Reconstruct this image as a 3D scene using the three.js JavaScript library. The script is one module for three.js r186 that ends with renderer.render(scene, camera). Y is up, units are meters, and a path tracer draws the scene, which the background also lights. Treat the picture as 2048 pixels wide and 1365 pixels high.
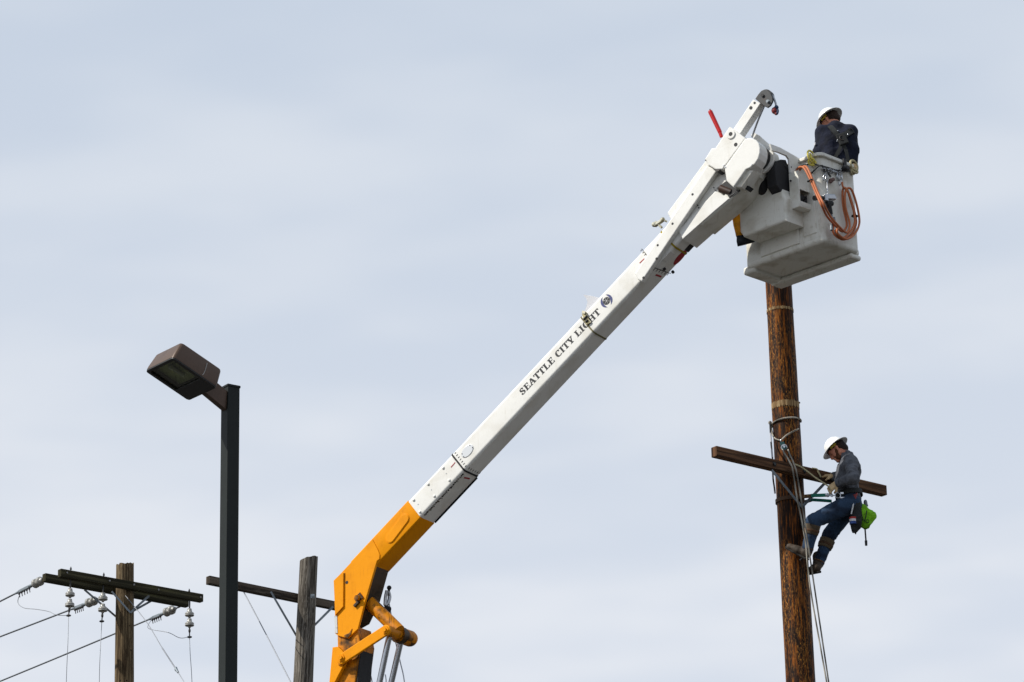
import * as THREE from 'three';
import { RoundedBoxGeometry } from 'three/addons/geometries/RoundedBoxGeometry.js';
import { mergeGeometries, mergeVertices, toCreasedNormals } from 'three/addons/utils/BufferGeometryUtils.js';
import { FontLoader } from 'three/addons/loaders/FontLoader.js';
import { TextGeometry } from 'three/addons/geometries/TextGeometry.js';

// ---------------------------------------------------------------- camera, sky, sun, exposure
const V = (x, y, z) => new THREE.Vector3(x, y, z);
const scene = new THREE.Scene();
const FOCAL = 6000, PITCH = THREE.MathUtils.degToRad(19.5), ROLL = 0.024;   // focal length in photograph pixels (2048 wide)
const camera = new THREE.PerspectiveCamera(2 * THREE.MathUtils.radToDeg(Math.atan(682.5 / FOCAL)), 2048 / 1365, 0.1, 3000);
const EYE = V(0, 1.6, 0);
const FW = V(0, Math.sin(PITCH), -Math.cos(PITCH)), RT0 = V(1, 0, 0), UP0 = RT0.clone().cross(FW);
const RT = RT0.clone().multiplyScalar(Math.cos(ROLL)).addScaledVector(UP0, -Math.sin(ROLL));
const UP = UP0.clone().multiplyScalar(Math.cos(ROLL)).addScaledVector(RT0, Math.sin(ROLL));
camera.position.copy(EYE); camera.up.copy(UP); camera.lookAt(EYE.clone().add(FW));

const renderer = new THREE.WebGLRenderer({ antialias: true });
renderer.toneMapping = THREE.LinearToneMapping;
renderer.toneMappingExposure = 1.0;
renderer.shadowMap.enabled = true;

// noise ------------------------------------------------------------------
function rng(seed) { let a = seed >>> 0; return () => { a = (a + 0x6D2B79F5) >>> 0; let t = a; t = Math.imul(t ^ (t >>> 15), t | 1); t ^= t + Math.imul(t ^ (t >>> 7), t | 61); return ((t ^ (t >>> 14)) >>> 0) / 4294967296; }; }
const hash3 = (x, y, z) => { let h = Math.imul(x | 0, 374761393) ^ Math.imul(y | 0, 668265263) ^ Math.imul(z | 0, 2147483647 - 61); h = Math.imul(h ^ (h >>> 13), 1274126177); h ^= h >>> 16; return (h >>> 0) / 4294967296; };
const sm = t => t * t * (3 - 2 * t), mix = (a, b, t) => a + (b - a) * t, clamp = (x, a = 0, b = 1) => Math.min(b, Math.max(a, x));
function noise3(x, y, z, px = 0, py = 0) {
  const xi = Math.floor(x), yi = Math.floor(y), zi = Math.floor(z), fx = sm(x - xi), fy = sm(y - yi), fz = sm(z - zi);
  let x0 = xi, x1 = xi + 1, y0 = yi, y1 = yi + 1;
  if (px) { x0 = ((x0 % px) + px) % px; x1 = ((x1 % px) + px) % px; }
  if (py) { y0 = ((y0 % py) + py) % py; y1 = ((y1 % py) + py) % py; }
  const a = mix(mix(hash3(x0, y0, zi), hash3(x1, y0, zi), fx), mix(hash3(x0, y1, zi), hash3(x1, y1, zi), fx), fy);
  if (fz === 0) return a;
  return mix(a, mix(mix(hash3(x0, y0, zi + 1), hash3(x1, y0, zi + 1), fx), mix(hash3(x0, y1, zi + 1), hash3(x1, y1, zi + 1), fx), fy), fz);
}
function fbm(x, y, z, oct = 4, px = 0, py = 0) { let s = 0, a = 0.5, n = 0; if (px) z = Math.round(z); for (let i = 0; i < oct; i++) { s += a * noise3(x, y, z + i * 17, px, py); n += a; x *= 2; y *= 2; z *= 2; px *= 2; py *= 2; a *= 0.5; } return s / n; }

// the sky: thin high cloud over pale blue --------------------------------
{
  const W = 2048, H = 1024, d = new Float32Array(W * H * 4);
  for (let j = 0; j < H; j++) {
    const el = ((j + 0.5) / H - 0.5) * Math.PI, sy = Math.sin(el), cy = Math.cos(el);
    for (let i = 0; i < W; i++) {
      const az = ((i + 0.5) / W - 0.5) * 2 * Math.PI, x = cy * Math.cos(az), z = cy * Math.sin(az);
      const e = clamp(sy, 0, 1);
      // blue air, paler toward the horizon
      const k = sm(clamp(e / 0.75));
      let r = mix(0.785, 0.50, k), g = mix(0.82, 0.59, k), b = mix(0.89, 0.715, k);
      // long soft veils of cirrus
      const q = 1 / (0.12 + e); if (el < -0.05) { const o = (j * W + i) * 4; d[o] = r; d[o + 1] = g; d[o + 2] = b; d[o + 3] = 1; continue; }
      const X = x * q, Z = z * q;
      let c = fbm(X * 2.6 + 0.9 * Z + 3.1, Z * 6.4 - X * 2.0, 3, 4);
      let c2 = fbm(X * 7.1 + 9.1, Z * 13.2 + X * 3.5, 8, 3);
      c = clamp((c * 0.72 + c2 * 0.28 - 0.36) * 2.6);
      c = sm(c);
      const w = (c - 0.42) * 0.115; r *= 1 + w * 1.35; g *= 1 + w; b *= 1 + w * 0.55;
      const o = (j * W + i) * 4; d[o] = r; d[o + 1] = g; d[o + 2] = b; d[o + 3] = 1;
    }
  }
  const t = new THREE.DataTexture(d, W, H, THREE.RGBAFormat, THREE.FloatType);
  t.mapping = THREE.EquirectangularReflectionMapping; t.magFilter = t.minFilter = THREE.LinearFilter; t.wrapS = THREE.RepeatWrapping; t.needsUpdate = true;
  scene.background = t; scene.environment = t;
}
const sun = new THREE.DirectionalLight(new THREE.Color().setRGB(1, 0.955, 0.88), 5.0);
const SUNDIR = V(-0.90, 0.88, 0.24).normalize();
sun.position.copy(V(0, 12, -33).addScaledVector(SUNDIR, 60)); sun.target.position.set(0, 12, -33);
sun.castShadow = true; sun.shadow.mapSize.set(4096, 4096); sun.shadow.radius = 1.2; sun.shadow.camera.left = sun.shadow.camera.bottom = -18; sun.shadow.camera.right = sun.shadow.camera.top = 18; sun.shadow.camera.near = 1; sun.shadow.camera.far = 140; sun.shadow.bias = -0.0005;
scene.add(sun, sun.target);

// ---------------------------------------------------------------- measuring: from the photograph to points in the place
function ray(x, y) { return FW.clone().multiplyScalar(FOCAL).addScaledVector(RT, x - 1024).addScaledVector(UP, 682.5 - y).normalize(); }
function at(x, y, D) { const d = ray(x, y); return EYE.clone().addScaledVector(d, -D / d.z); }        // the point D metres down the street
function onPlane(x, y, p0, n) { const d = ray(x, y); return EYE.clone().addScaledVector(d, p0.clone().sub(EYE).dot(n) / d.dot(n)); }

// ---------------------------------------------------------------- building helpers
const ROOT = new WeakMap(), used = {};
function numbered(n) { used[n] = (used[n] ?? -1) + 1; return used[n] ? n + '_' + String(used[n]).padStart(3, '0') : n; }
function thing(name, label, category, base, group) {
  const o = new THREE.Group(); o.name = numbered(name); o.position.copy(base); o.userData = { label, category };
  if (group) o.userData.group = group;
  ROOT.set(o, o.position); scene.add(o); return o;
}
function cubeUV(g) {
  g = g.index ? g.toNonIndexed() : g;
  const p = g.attributes.position, n = p.count, uv = new Float32Array(n * 2), a = V(), b = V(), c = V();
  for (let i = 0; i < n; i += 3) {
    a.fromBufferAttribute(p, i); b.fromBufferAttribute(p, i + 1); c.fromBufferAttribute(p, i + 2);
    const m = b.clone().sub(a).cross(c.clone().sub(a)), x = Math.abs(m.x), y = Math.abs(m.y), z = Math.abs(m.z);
    for (const [k, q] of [[0, a], [1, b], [2, c]]) {
      const o = (i + k) * 2;
      if (x > y && x > z) { uv[o] = q.z; uv[o + 1] = q.y; } else if (y > z) { uv[o] = q.x; uv[o + 1] = q.z; } else { uv[o] = q.x; uv[o + 1] = q.y; }
    }
  }
  g.setAttribute('uv', new THREE.BufferAttribute(uv, 2)); return g;
}
// geometry is given in world metres and stored about the base of its thing
function part(parent, name, geo, mat, { keepUV = false, label, kind } = {}) {
  if (Array.isArray(geo)) geo = mergeGeometries(geo.map(g => { g = g.index ? g.toNonIndexed() : g; for (const k of Object.keys(g.attributes)) if (!['position', 'normal', 'uv'].includes(k)) g.deleteAttribute(k); if (!g.attributes.uv) g = cubeUV(g); return g; }));
  if (!keepUV) geo = cubeUV(geo);
  const b = ROOT.get(parent); geo.translate(-b.x, -b.y, -b.z);
  const m = new THREE.Mesh(geo, mat); m.name = name; m.castShadow = m.receiveShadow = true;
  if (label) m.userData.label = label;
  if (kind) m.userData.kind = kind;
  ROOT.set(m, b); parent.add(m); return m;
}
function single(name, geo, mat, label, category, base, group, opt = {}) {      // a thing that is one mesh
  const h = new THREE.Group(); ROOT.set(h, base);
  const m = part(h, numbered(name), geo, mat, opt); m.position.copy(base); m.userData.label = label; m.userData.category = category; if (group) m.userData.group = group;
  scene.add(m); return m;
}
function xform(g, m) {                                                          // keeps faces outward under a mirrored frame
  g = g.index ? g.toNonIndexed() : g; g.applyMatrix4(m);
  if (m.determinant() < 0) for (const k of Object.keys(g.attributes)) { const a = g.attributes[k], n = a.itemSize, A = a.array; for (let i = 0; i < a.count; i += 3) for (let c = 0; c < n; c++) { const t = A[(i + 1) * n + c]; A[(i + 1) * n + c] = A[(i + 2) * n + c]; A[(i + 2) * n + c] = t; } }
  return g;
}
function rrect(P, x0, x1, y0, y1, r) { P.moveTo(x0 + r, y0); P.lineTo(x1 - r, y0); P.absarc(x1 - r, y0 + r, r, -Math.PI / 2, 0); P.lineTo(x1, y1 - r); P.absarc(x1 - r, y1 - r, r, 0, Math.PI / 2); P.lineTo(x0 + r, y1); P.absarc(x0 + r, y1 - r, r, Math.PI / 2, Math.PI); P.lineTo(x0, y0 + r); P.absarc(x0 + r, y0 + r, r, Math.PI, Math.PI * 1.5); return P; }
function frameM(x, y, z, o) { return new THREE.Matrix4().makeBasis(x, y, z).setPosition(o); }
function rod(a, b, r0, r1 = r0, seg = 18, open = false) {
  const d = b.clone().sub(a), L = d.length(), g = new THREE.CylinderGeometry(r1, r0, L, seg, 1, open);
  g.applyQuaternion(new THREE.Quaternion().setFromUnitVectors(V(0, 1, 0), d.normalize())); g.translate((a.x + b.x) / 2, (a.y + b.y) / 2, (a.z + b.z) / 2); return g;
}
function bar(a, b, w, h, side, rad = 0.006) {                                   // a bar from a to b: w along "side", h across
  const d = b.clone().sub(a), L = d.length(); d.normalize();
  const s = side.clone().addScaledVector(d, -side.dot(d)).normalize(), u = d.clone().cross(s);
  const g = new RoundedBoxGeometry(L, w, h, 2, Math.min(rad, w / 2.1, h / 2.1)); g.applyMatrix4(frameM(d, s, u, a.clone().add(b).multiplyScalar(0.5))); return g;
}
function tube(pts, r, seg = 6, per = 8, closed = false, tension = 0.5) { return new THREE.TubeGeometry(new THREE.CatmullRomCurve3(pts, closed, 'catmullrom', tension), pts.length * per, r, seg, closed); }
function ring(c, axis, R, r, seg = 32) { const g = new THREE.TorusGeometry(R, r, 8, seg); g.applyQuaternion(new THREE.Quaternion().setFromUnitVectors(V(0, 0, 1), axis.clone().normalize())); g.translate(c.x, c.y, c.z); return g; }
function ball(c, r, sx = 1, sy = 1, sz = 1) { const g = new THREE.SphereGeometry(r, 14, 10); g.scale(sx, sy, sz); g.translate(c.x, c.y, c.z); return g; }
function boxF(M, x0, x1, y0, y1, z0, z1, rad = 0.01) { const g = new RoundedBoxGeometry(x1 - x0, y1 - y0, z1 - z0, 3, rad); g.translate((x0 + x1) / 2, (y0 + y1) / 2, (z0 + z1) / 2); return xform(g, M); }

// ---------------------------------------------------------------- textures
function tex(w, h, fn, { srgb = true, rep = [1, 1] } = {}) {
  const d = new Uint8Array(w * h * 4);
  for (let j = 0; j < h; j++) for (let i = 0; i < w; i++) { const c = fn(i / w, j / h), o = (j * w + i) * 4; d[o] = clamp(c[0], 0, 255); d[o + 1] = clamp(c[1], 0, 255); d[o + 2] = clamp(c[2], 0, 255); d[o + 3] = 255; }
  const t = new THREE.DataTexture(d, w, h, THREE.RGBAFormat); t.wrapS = t.wrapT = THREE.RepeatWrapping; t.magFilter = THREE.LinearFilter; t.minFilter = THREE.LinearMipmapLinearFilter; t.generateMipmaps = true;
  if (srgb) t.colorSpace = THREE.SRGBColorSpace; t.repeat.set(...rep); t.needsUpdate = true; return t;
}
const mix3 = (a, b, t) => [mix(a[0], b[0], t), mix(a[1], b[1], t), mix(a[2], b[2], t)];
// painted surfaces: a base colour with dirt specks, scuffs and faint runs
function paint(base, dirt, amount, seed) {
  return tex(512, 512, (u, v) => {
    const n = fbm(u * 6, v * 6, seed, 5, 6, 6), f = fbm(u * 40, v * 40, seed + 5, 3, 40, 40), s = fbm(u * 50, v * 5, seed + 9, 3, 50, 5);
    let k = clamp((n - 0.5) * 3) * 0.6 + clamp((f - 0.7) * 5) * 0.3 + clamp((s - 0.64) * 4) * 0.35;
    const t = clamp(k * amount), w = (noise3(u * 256, v * 256, seed, 256, 256) - 0.5) * 5;
    const c = mix3(base, dirt, t); return [c[0] + w, c[1] + w, c[2] + w];
  });
}
const fine = tex(256, 256, (u, v) => { const n = fbm(u * 24, v * 24, 4, 4, 24, 24) * 255; return [n, n, n]; }, { srgb: false });
function M(o) { const m = new THREE.MeshPhysicalMaterial({ specularIntensity: 0.6, ...o }); m.side = THREE.DoubleSide; return m; }
const lin = (r, g, b) => new THREE.Color().setRGB(r, g, b);
const white = M({ map: paint([225, 224, 219], [178, 170, 152], 0.4, 1), roughness: 0.42, bumpMap: fine, bumpScale: 0.0006, clearcoat: 0.15, clearcoatRoughness: 0.4 });
const whiteDirty = M({ map: paint([218, 216, 207], [150, 140, 120], 0.75, 3), roughness: 0.55, bumpMap: fine, bumpScale: 0.0015 });
const whitePlain = M({ color: lin(0.68, 0.67, 0.64), roughness: 0.4 });
const yellow = M({ map: paint([232, 148, 0], [170, 98, 4], 0.4, 6), roughness: 0.5, bumpMap: fine, bumpScale: 0.0006, specularIntensity: 0.2 });
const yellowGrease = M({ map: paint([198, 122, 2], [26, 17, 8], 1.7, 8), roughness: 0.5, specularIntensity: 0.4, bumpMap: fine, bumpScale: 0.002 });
const greaseShade = M({ map: paint([64, 44, 18], [16, 13, 10], 1.8, 12), roughness: 0.5 });  // greasy dark paint; on the elbow web it also carries shade
const black = M({ color: lin(0.012, 0.012, 0.014), roughness: 0.55 });
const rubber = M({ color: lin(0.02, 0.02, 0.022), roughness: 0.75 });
const steel = M({ color: lin(0.42, 0.43, 0.45), metalness: 0.85, roughness: 0.38, bumpMap: fine, bumpScale: 0.0004 });
const chrome = M({ color: lin(0.5, 0.52, 0.55), metalness: 1, roughness: 0.22 });
const galv = M({ map: paint([126, 134, 140], [84, 90, 94], 1.2, 15), metalness: 0.35, roughness: 0.55 });
const darkSteel = M({ map: paint([58, 60, 62], [96, 66, 44], 0.7, 17), metalness: 0.4, roughness: 0.5 });
const redPaint = M({ color: lin(0.42, 0.008, 0.008), roughness: 0.35 });
const redPrint = M({ color: lin(0.34, 0.03, 0.04), roughness: 0.6 });
const ink = M({ color: lin(0.014, 0.015, 0.018), roughness: 0.5 });
const navyInk = M({ color: lin(0.045, 0.055, 0.17), roughness: 0.5 });
const orangeHose = M({ color: lin(0.44, 0.13, 0.045), roughness: 0.5 });
const bronze = M({ map: paint([84, 66, 54], [60, 46, 38], 0.8, 21), roughness: 0.45, metalness: 0.15, bumpMap: fine, bumpScale: 0.0008 });
const postPaint = M({ map: paint([28, 33, 31], [20, 23, 22], 0.8, 23), roughness: 0.55, specularIntensity: 0.4 });
const porcelain = M({ map: paint([150, 148, 142], [92, 90, 84], 0.9, 25), roughness: 0.28, clearcoat: 0.5, clearcoatRoughness: 0.2 });
const wire = M({ color: lin(0.12, 0.13, 0.14), metalness: 0.5, roughness: 0.5 });
const thinWire = M({ color: lin(0.22, 0.23, 0.25), metalness: 0.5, roughness: 0.5 });
const ropeMat = M({ map: tex(64, 64, (u, v) => { const s = Math.sin((u * 2 + v * 3) * Math.PI * 2) * 0.5 + 0.5, n = noise3(u * 16, v * 16, 2, 16, 16); const k = 90 + 96 * s * (0.6 + 0.4 * n); return [k, k * 0.96, k * 0.88]; }), roughness: 0.9 });
const darkRope = M({ map: tex(64, 64, (u, v) => { const s = ((Math.floor(u * 4) + Math.floor(v * 8)) % 2) ? 168 : 40; return [s, s, s * 1.03]; }), roughness: 0.9 });
const tanRope = M({ color: lin(0.42, 0.37, 0.22), roughness: 0.9 });
const yellowRope = M({ color: lin(0.62, 0.52, 0.10), roughness: 0.8 });
const leather = M({ map: paint([84, 58, 36], [48, 34, 22], 1.2, 31), roughness: 0.7 });
const greenWeb = M({ color: lin(0.012, 0.15, 0.105), roughness: 0.8 });

// wood: long streaks along v; u runs round the pole
function wood(cols, seed, { nu = 46, nv = 3, spots = 0, w = 512, h = 1024, lo = 0.36, dk = 0.75 } = {}) {
  const R = rng(seed), holes = []; for (let i = 0; i < spots; i++) holes.push([R(), R(), 0.006 + 0.012 * R()]);
  const f = (u, v) => {
    const wob = fbm(u * 6, v * 4, seed + 2, 3, 6, 4) * 0.5;
    const a = fbm((u + wob * 0.02) * nu, v * nv, seed, 4, nu, nv), b = fbm(u * nu * 3, v * nv * 6, seed + 7, 3, nu * 3, nv * 6), c = fbm(u * 5, v * 3, seed + 11, 4, 5, 3);
    return [a, b, c];
  };
  const map = tex(w, h, (u, v) => {
    const [a, b, c] = f(u, v);
    let col = mix3(cols[0], cols[1], clamp((a - lo) * 3.2));
    col = mix3(col, cols[2], clamp((b - 0.5) * 4.5) * clamp((c - 0.3) * 2.4));
    col = mix3(col, cols[0], clamp((c - 0.56) * 3.5) * dk);
    for (const [hu, hv, r] of holes) { const q = Math.hypot((u - hu) * 1, (v - hv) * 3.5) / r; if (q < 1) col = mix3([10, 8, 7], col, clamp(q * q)); }
    return col;
  });
  const bump = tex(w / 2, h / 2, (u, v) => { const [a, b] = f(u, v); const n = 255 * clamp(a * 0.75 + b * 0.4 - 0.05); return [n, n, n]; }, { srgb: false });
  return { map, bump };
}
function woodMat(cols, seed, o = {}, bumpScale = 0.006, rough = 0.75) { const { map, bump } = wood(cols, seed, o); return M({ map, bumpMap: bump, bumpScale, roughness: rough, specularIntensity: 0.25 }); }
const creosote = woodMat([[24, 10, 4], [118, 64, 12], [204, 144, 62]], 41, { nu: 72, nv: 22, h: 1024, lo: 0.43, dk: 0.4 }, 0.004, 0.6);
const paleWood = woodMat([[92, 68, 42], [164, 138, 100], [200, 178, 138]], 43, { nu: 60, nv: 2, w: 256, h: 256 });
const greyWood = woodMat([[58, 53, 47], [122, 116, 107], [156, 150, 140]], 47, { nu: 56, nv: 9, spots: 26 }, 0.01, 0.9);
const brownGreyWood = woodMat([[58, 46, 32], [112, 96, 72], [138, 124, 98]], 53, { nu: 56, nv: 9, spots: 30 }, 0.01, 0.9);
const armBrown = woodMat([[52, 36, 26], [104, 74, 52], [128, 96, 68]], 59, { nu: 16, nv: 2, w: 256, h: 512 }, 0.004, 0.8);
const armMoss = woodMat([[38, 36, 26], [72, 68, 50], [86, 84, 48]], 61, { nu: 16, nv: 2, w: 256, h: 512 }, 0.005, 0.9);
const armGrey = woodMat([[50, 44, 38], [92, 82, 72], [110, 100, 88]], 67, { nu: 16, nv: 2, w: 256, h: 512 }, 0.005, 0.9);

// ---------------------------------------------------------------- ground
{
  const g = new THREE.PlaneGeometry(1600, 1600, 1, 1); g.rotateX(-Math.PI / 2);
  const asphalt = tex(512, 512, (u, v) => { const n = fbm(u * 8, v * 8, 71, 5, 8, 8), f = noise3(u * 256, v * 256, 3, 256, 256); const k = 34 + n * 22 + f * 16; return [k * 1.02, k, k * 0.96]; }, { rep: [400, 400] });
  const m = new THREE.Mesh(g, M({ map: asphalt, roughness: 0.95 })); m.name = 'ground'; m.receiveShadow = true; m.castShadow = true;
  m.userData = { kind: 'structure', label: 'grey asphalt yard under the poles', category: 'ground' }; scene.add(m);
}

// ---------------------------------------------------------------- poles
// a round pole from the ground through two measured points; uv in turns and metres
function poleGeo(pLow, pTop, rLow, rTop, { slant = 0, ragged = 0, seed = 1, tile = 3 } = {}) {
  const d = pTop.clone().sub(pLow).normalize(), base = pLow.clone().addScaledVector(d, -pLow.y / d.y), L = pTop.distanceTo(base), lw = pLow.distanceTo(base);
  const rb = rLow + (rLow - rTop) * lw / (L - lw), nr = 48, nl = 160, pos = [], uv = [], idx = [];
  const q = new THREE.Quaternion().setFromUnitVectors(V(0, 1, 0), d);
  const rad = (a, y) => mix(rb, rTop, y / L) * (1 + 0.03 * (fbm(Math.cos(a) * 2 + 5, Math.sin(a) * 2 + 5, y * 0.9 + seed, 3) - 0.5) + 0.02 * (noise3(Math.cos(a) * 9 + 20, Math.sin(a) * 9 + 20, y * 2 + seed) - 0.5));
  for (let j = 0; j <= nl; j++) for (let i = 0; i <= nr; i++) {
    const a = i / nr * Math.PI * 2; let y = L * j / nl; const r = rad(i === nr ? 0 : a, y);
    if (j === nl) y += Math.cos(a) * slant + (noise3(Math.cos(a) * 6 + 9, Math.sin(a) * 6 + 9, seed) - 0.5) * ragged;
    pos.push(Math.cos(a) * r, y, Math.sin(a) * r); uv.push(i / nr, y / tile);
  }
  for (let j = 0; j < nl; j++) for (let i = 0; i < nr; i++) { const a = j * (nr + 1) + i, b = a + nr + 1; idx.push(a, b, a + 1, b, b + 1, a + 1); }
  const c0 = pos.length / 3; pos.push(0, L - ragged * 0.4, 0); uv.push(0.5, L / tile);
  for (let i = 0; i <= nr; i++) { const k = (nl * (nr + 1) + i) * 3; pos.push(pos[k], pos[k + 1], pos[k + 2]); uv.push(0.5 + pos[k], (L + pos[k + 2]) / tile); }
  for (let i = 0; i < nr; i++) idx.push(c0, c0 + 2 + i, c0 + 1 + i);
  const g = new THREE.BufferGeometry(); g.setAttribute('position', new THREE.Float32BufferAttribute(pos, 3)); g.setAttribute('uv', new THREE.Float32BufferAttribute(uv, 2)); g.setIndex(idx); g.computeVertexNormals();
  g.applyQuaternion(q); g.translate(base.x, base.y, base.z);
  return { g, base, d, at: y => base.clone().addScaledVector(d, (y - base.y) / d.y), r: y => mix(rb, rTop, (y - base.y) / d.y / L) };
}
// a squared timber: grain runs along the length
function timber(a, b, w, h, n) {
  const g = bar(a, b, w, h, n, 0.008), d = b.clone().sub(a).normalize(), s = n.clone().addScaledVector(d, -n.dot(d)).normalize(), u = d.clone().cross(s);
  const p = g.attributes.position, nn = g.attributes.normal, uv = g.attributes.uv, q = V(), m = V();
  for (let i = 0; i < p.count; i++) {
    q.fromBufferAttribute(p, i).sub(a); m.fromBufferAttribute(nn, i);
    const S = Math.abs(m.dot(s)), Uu = Math.abs(m.dot(u)), Dd = Math.abs(m.dot(d));
    if (Dd > S && Dd > Uu) uv.setXY(i, q.dot(s) * 3, q.dot(u) * 1); else uv.setXY(i, (S > Uu ? q.dot(u) + 0.3 : q.dot(s)) * 2.5, q.dot(d) * 0.5);
  }
  return g;
}
function hexBolt(c, axis, r, len) { return rod(c.clone().addScaledVector(axis, -len * 0.3), c.clone().addScaledVector(axis, len), r, r, 6); }

// the main pole that the crew work on
const PD = 33.2;
const mp = poleGeo(at(1602, 1365, PD), at(1549.5, 425, PD), 0.167, 0.152, { seed: 3, ragged: 0.02 });
const mainPole = thing('utility_pole', 'tall brown round timber pole under the bucket with one crossarm', 'utility pole', mp.base);
part(mainPole, 'pole', mp.g, creosote, { keepUV: true });
function wornBand(px, py, hgt, jit, seed) {
  const c = at(px, py, PD - 0.15), y0 = c.y, nr = 260, pos = [], uv = [], idx = [];
  for (let i = 0; i <= nr; i++) {
    const a = (i % nr) / nr * Math.PI * 2, e = k => (noise3(Math.cos(a) * 14 + 30, Math.sin(a) * 14 + 30, seed + k) - 0.5) * jit * 0.5 + (hash3(i % nr, seed, k) - 0.5) * jit;
    for (const [k, y] of [[0, y0 - hgt / 2 + e(0)], [1, y0 + hgt / 2 + e(1)]]) { const o = mp.at(y), r = mp.r(y) * 1.015 + 0.002; pos.push(o.x + Math.cos(a) * r, y, o.z + Math.sin(a) * r); uv.push(i / nr, y * 0.5); }
  }
  for (let i = 0; i < nr; i++) { const a = i * 2; idx.push(a, a + 1, a + 2, a + 1, a + 3, a + 2); }
  const g = new THREE.BufferGeometry(); g.setAttribute('position', new THREE.Float32BufferAttribute(pos, 3)); g.setAttribute('uv', new THREE.Float32BufferAttribute(uv, 2)); g.setIndex(idx); g.computeVertexNormals(); return g;
}
part(mainPole, 'worn_band', wornBand(1559, 615, 0.034, 0.009, 3), paleWood, { keepUV: true });
part(mainPole, 'worn_band', wornBand(1570, 806, 0.075, 0.024, 9), paleWood, { keepUV: true });
part(mainPole, 'nail', [rod(at(1592, 806, PD), at(1599, 806, PD), 0.006), ball(at(1599, 806, PD), 0.012)], darkSteel);
const xn = V(0.622, 0, 0.783), xu = V(0.783, 0, -0.622);
const armC = mp.at(at(1584, 941, PD).y).addScaledVector(xn, 0.212);
const armL = onPlane(1428, 904, armC, xn), armR = onPlane(1769, 983, armC, xn);
part(mainPole, 'crossarm', timber(armL, armR, 0.095, 0.12, xn), armBrown, { keepUV: true });
const onArm = (x, y, o = 0.05) => onPlane(x, y, armC.clone().addScaledVector(xn, o), xn);
for (const [x, y] of [[1548, 929], [1608, 943]]) part(mainPole, 'bolt', [hexBolt(onArm(x, y), xn, 0.017, 0.02), rod(onArm(x, y, 0.047), onArm(x, y, 0.052), 0.03)], darkSteel);
{
  const foot = mp.at(at(1600, 1022, PD).y).addScaledVector(xn, 0.18);
  for (const [x, y] of [[1544, 941], [1650, 967]]) part(mainPole, 'brace', bar(onArm(x, y, 0.062), foot, 0.008, 0.034, xn, 0.003), galv);
  part(mainPole, 'bolt', hexBolt(foot, xn, 0.016, 0.022), darkSteel);
}

// old pole at the left with a pair of mossy crossarms
const GD = 41.0;
const farN = V(0.66, 0, 0.7513).normalize(), farU = V(0.7513, 0, -0.66);
const fArm0 = at(118, 1147, GD), fArm1 = onPlane(403, 1198, fArm0, farN);
const lpTop = at(249.5, 1131, GD + 0.9), lp = poleGeo(at(248, 1365, GD + 0.9), lpTop, 0.137, 0.127, { ragged: 0.05, slant: 0.012, seed: 8 });
const leftPole = thing('utility_pole', 'weathered grey brown pole at far left with two mossy crossarms', 'utility pole', lp.base);
part(leftPole, 'pole', lp.g, brownGreyWood, { keepUV: true });
const fMid = lp.at(fArm0.y).addScaledVector(farN, 0.175);
const fa0 = onPlane(118, 1147, fMid, farN), fa1 = onPlane(403, 1198, fMid, farN);
part(leftPole, 'crossarm', timber(fa0, fa1, 0.09, 0.118, farN), armMoss, { keepUV: true });
const bMid = lp.at(fArm0.y).addScaledVector(farN, -0.175);
const ba0 = onPlane(87, 1156, bMid, farN), ba1 = onPlane(374, 1208, bMid, farN);
part(leftPole, 'crossarm', timber(ba0, ba1, 0.09, 0.118, farN), armMoss, { keepUV: true });
const onF = (x, y, o = 0.05) => onPlane(x, y, fMid.clone().addScaledVector(farN, o), farN), onB = (x, y, o = 0) => onPlane(x, y, bMid.clone().addScaledVector(farN, o), farN);
for (const [x, y] of [[134, 1146], [219, 1162], [268, 1170], [317, 1180], [401, 1195]]) part(leftPole, 'bolt', rod(onF(x, y, 0.03), onF(x, y, 0.07), 0.014, 0.014, 6), steel);
for (const [x, y] of [[141, 1140], [207, 1152], [378, 1184]]) { const p = onF(x, y, -0.01); part(leftPole, 'stud', [rod(p.clone().add(V(0, -0.06, 0)), p.clone().add(V(0, 0.04, 0)), 0.008), rod(p.clone().add(V(0, 0.0, 0)), p.clone().add(V(0, 0.018, 0)), 0.016, 0.016, 6)], darkSteel); }
{
  const f1 = lp.at(at(263, 1230, GD + 0.9).y).addScaledVector(farN, 0.145), f2 = lp.at(at(240, 1235, GD + 0.9).y).addScaledVector(farN, -0.15);
  part(leftPole, 'brace', bar(onF(223, 1184, -0.02), f1, 0.007, 0.032, farN, 0.003), galv);
  part(leftPole, 'brace', bar(onF(298, 1192, -0.02), f1, 0.007, 0.032, farN, 0.003), galv);
  part(leftPole, 'brace', bar(onB(168, 1180), f2, 0.007, 0.032, farN, 0.003), galv);
  part(leftPole, 'brace', bar(onB(303, 1202), f2, 0.007, 0.032, farN, 0.003), galv);
}
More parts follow.
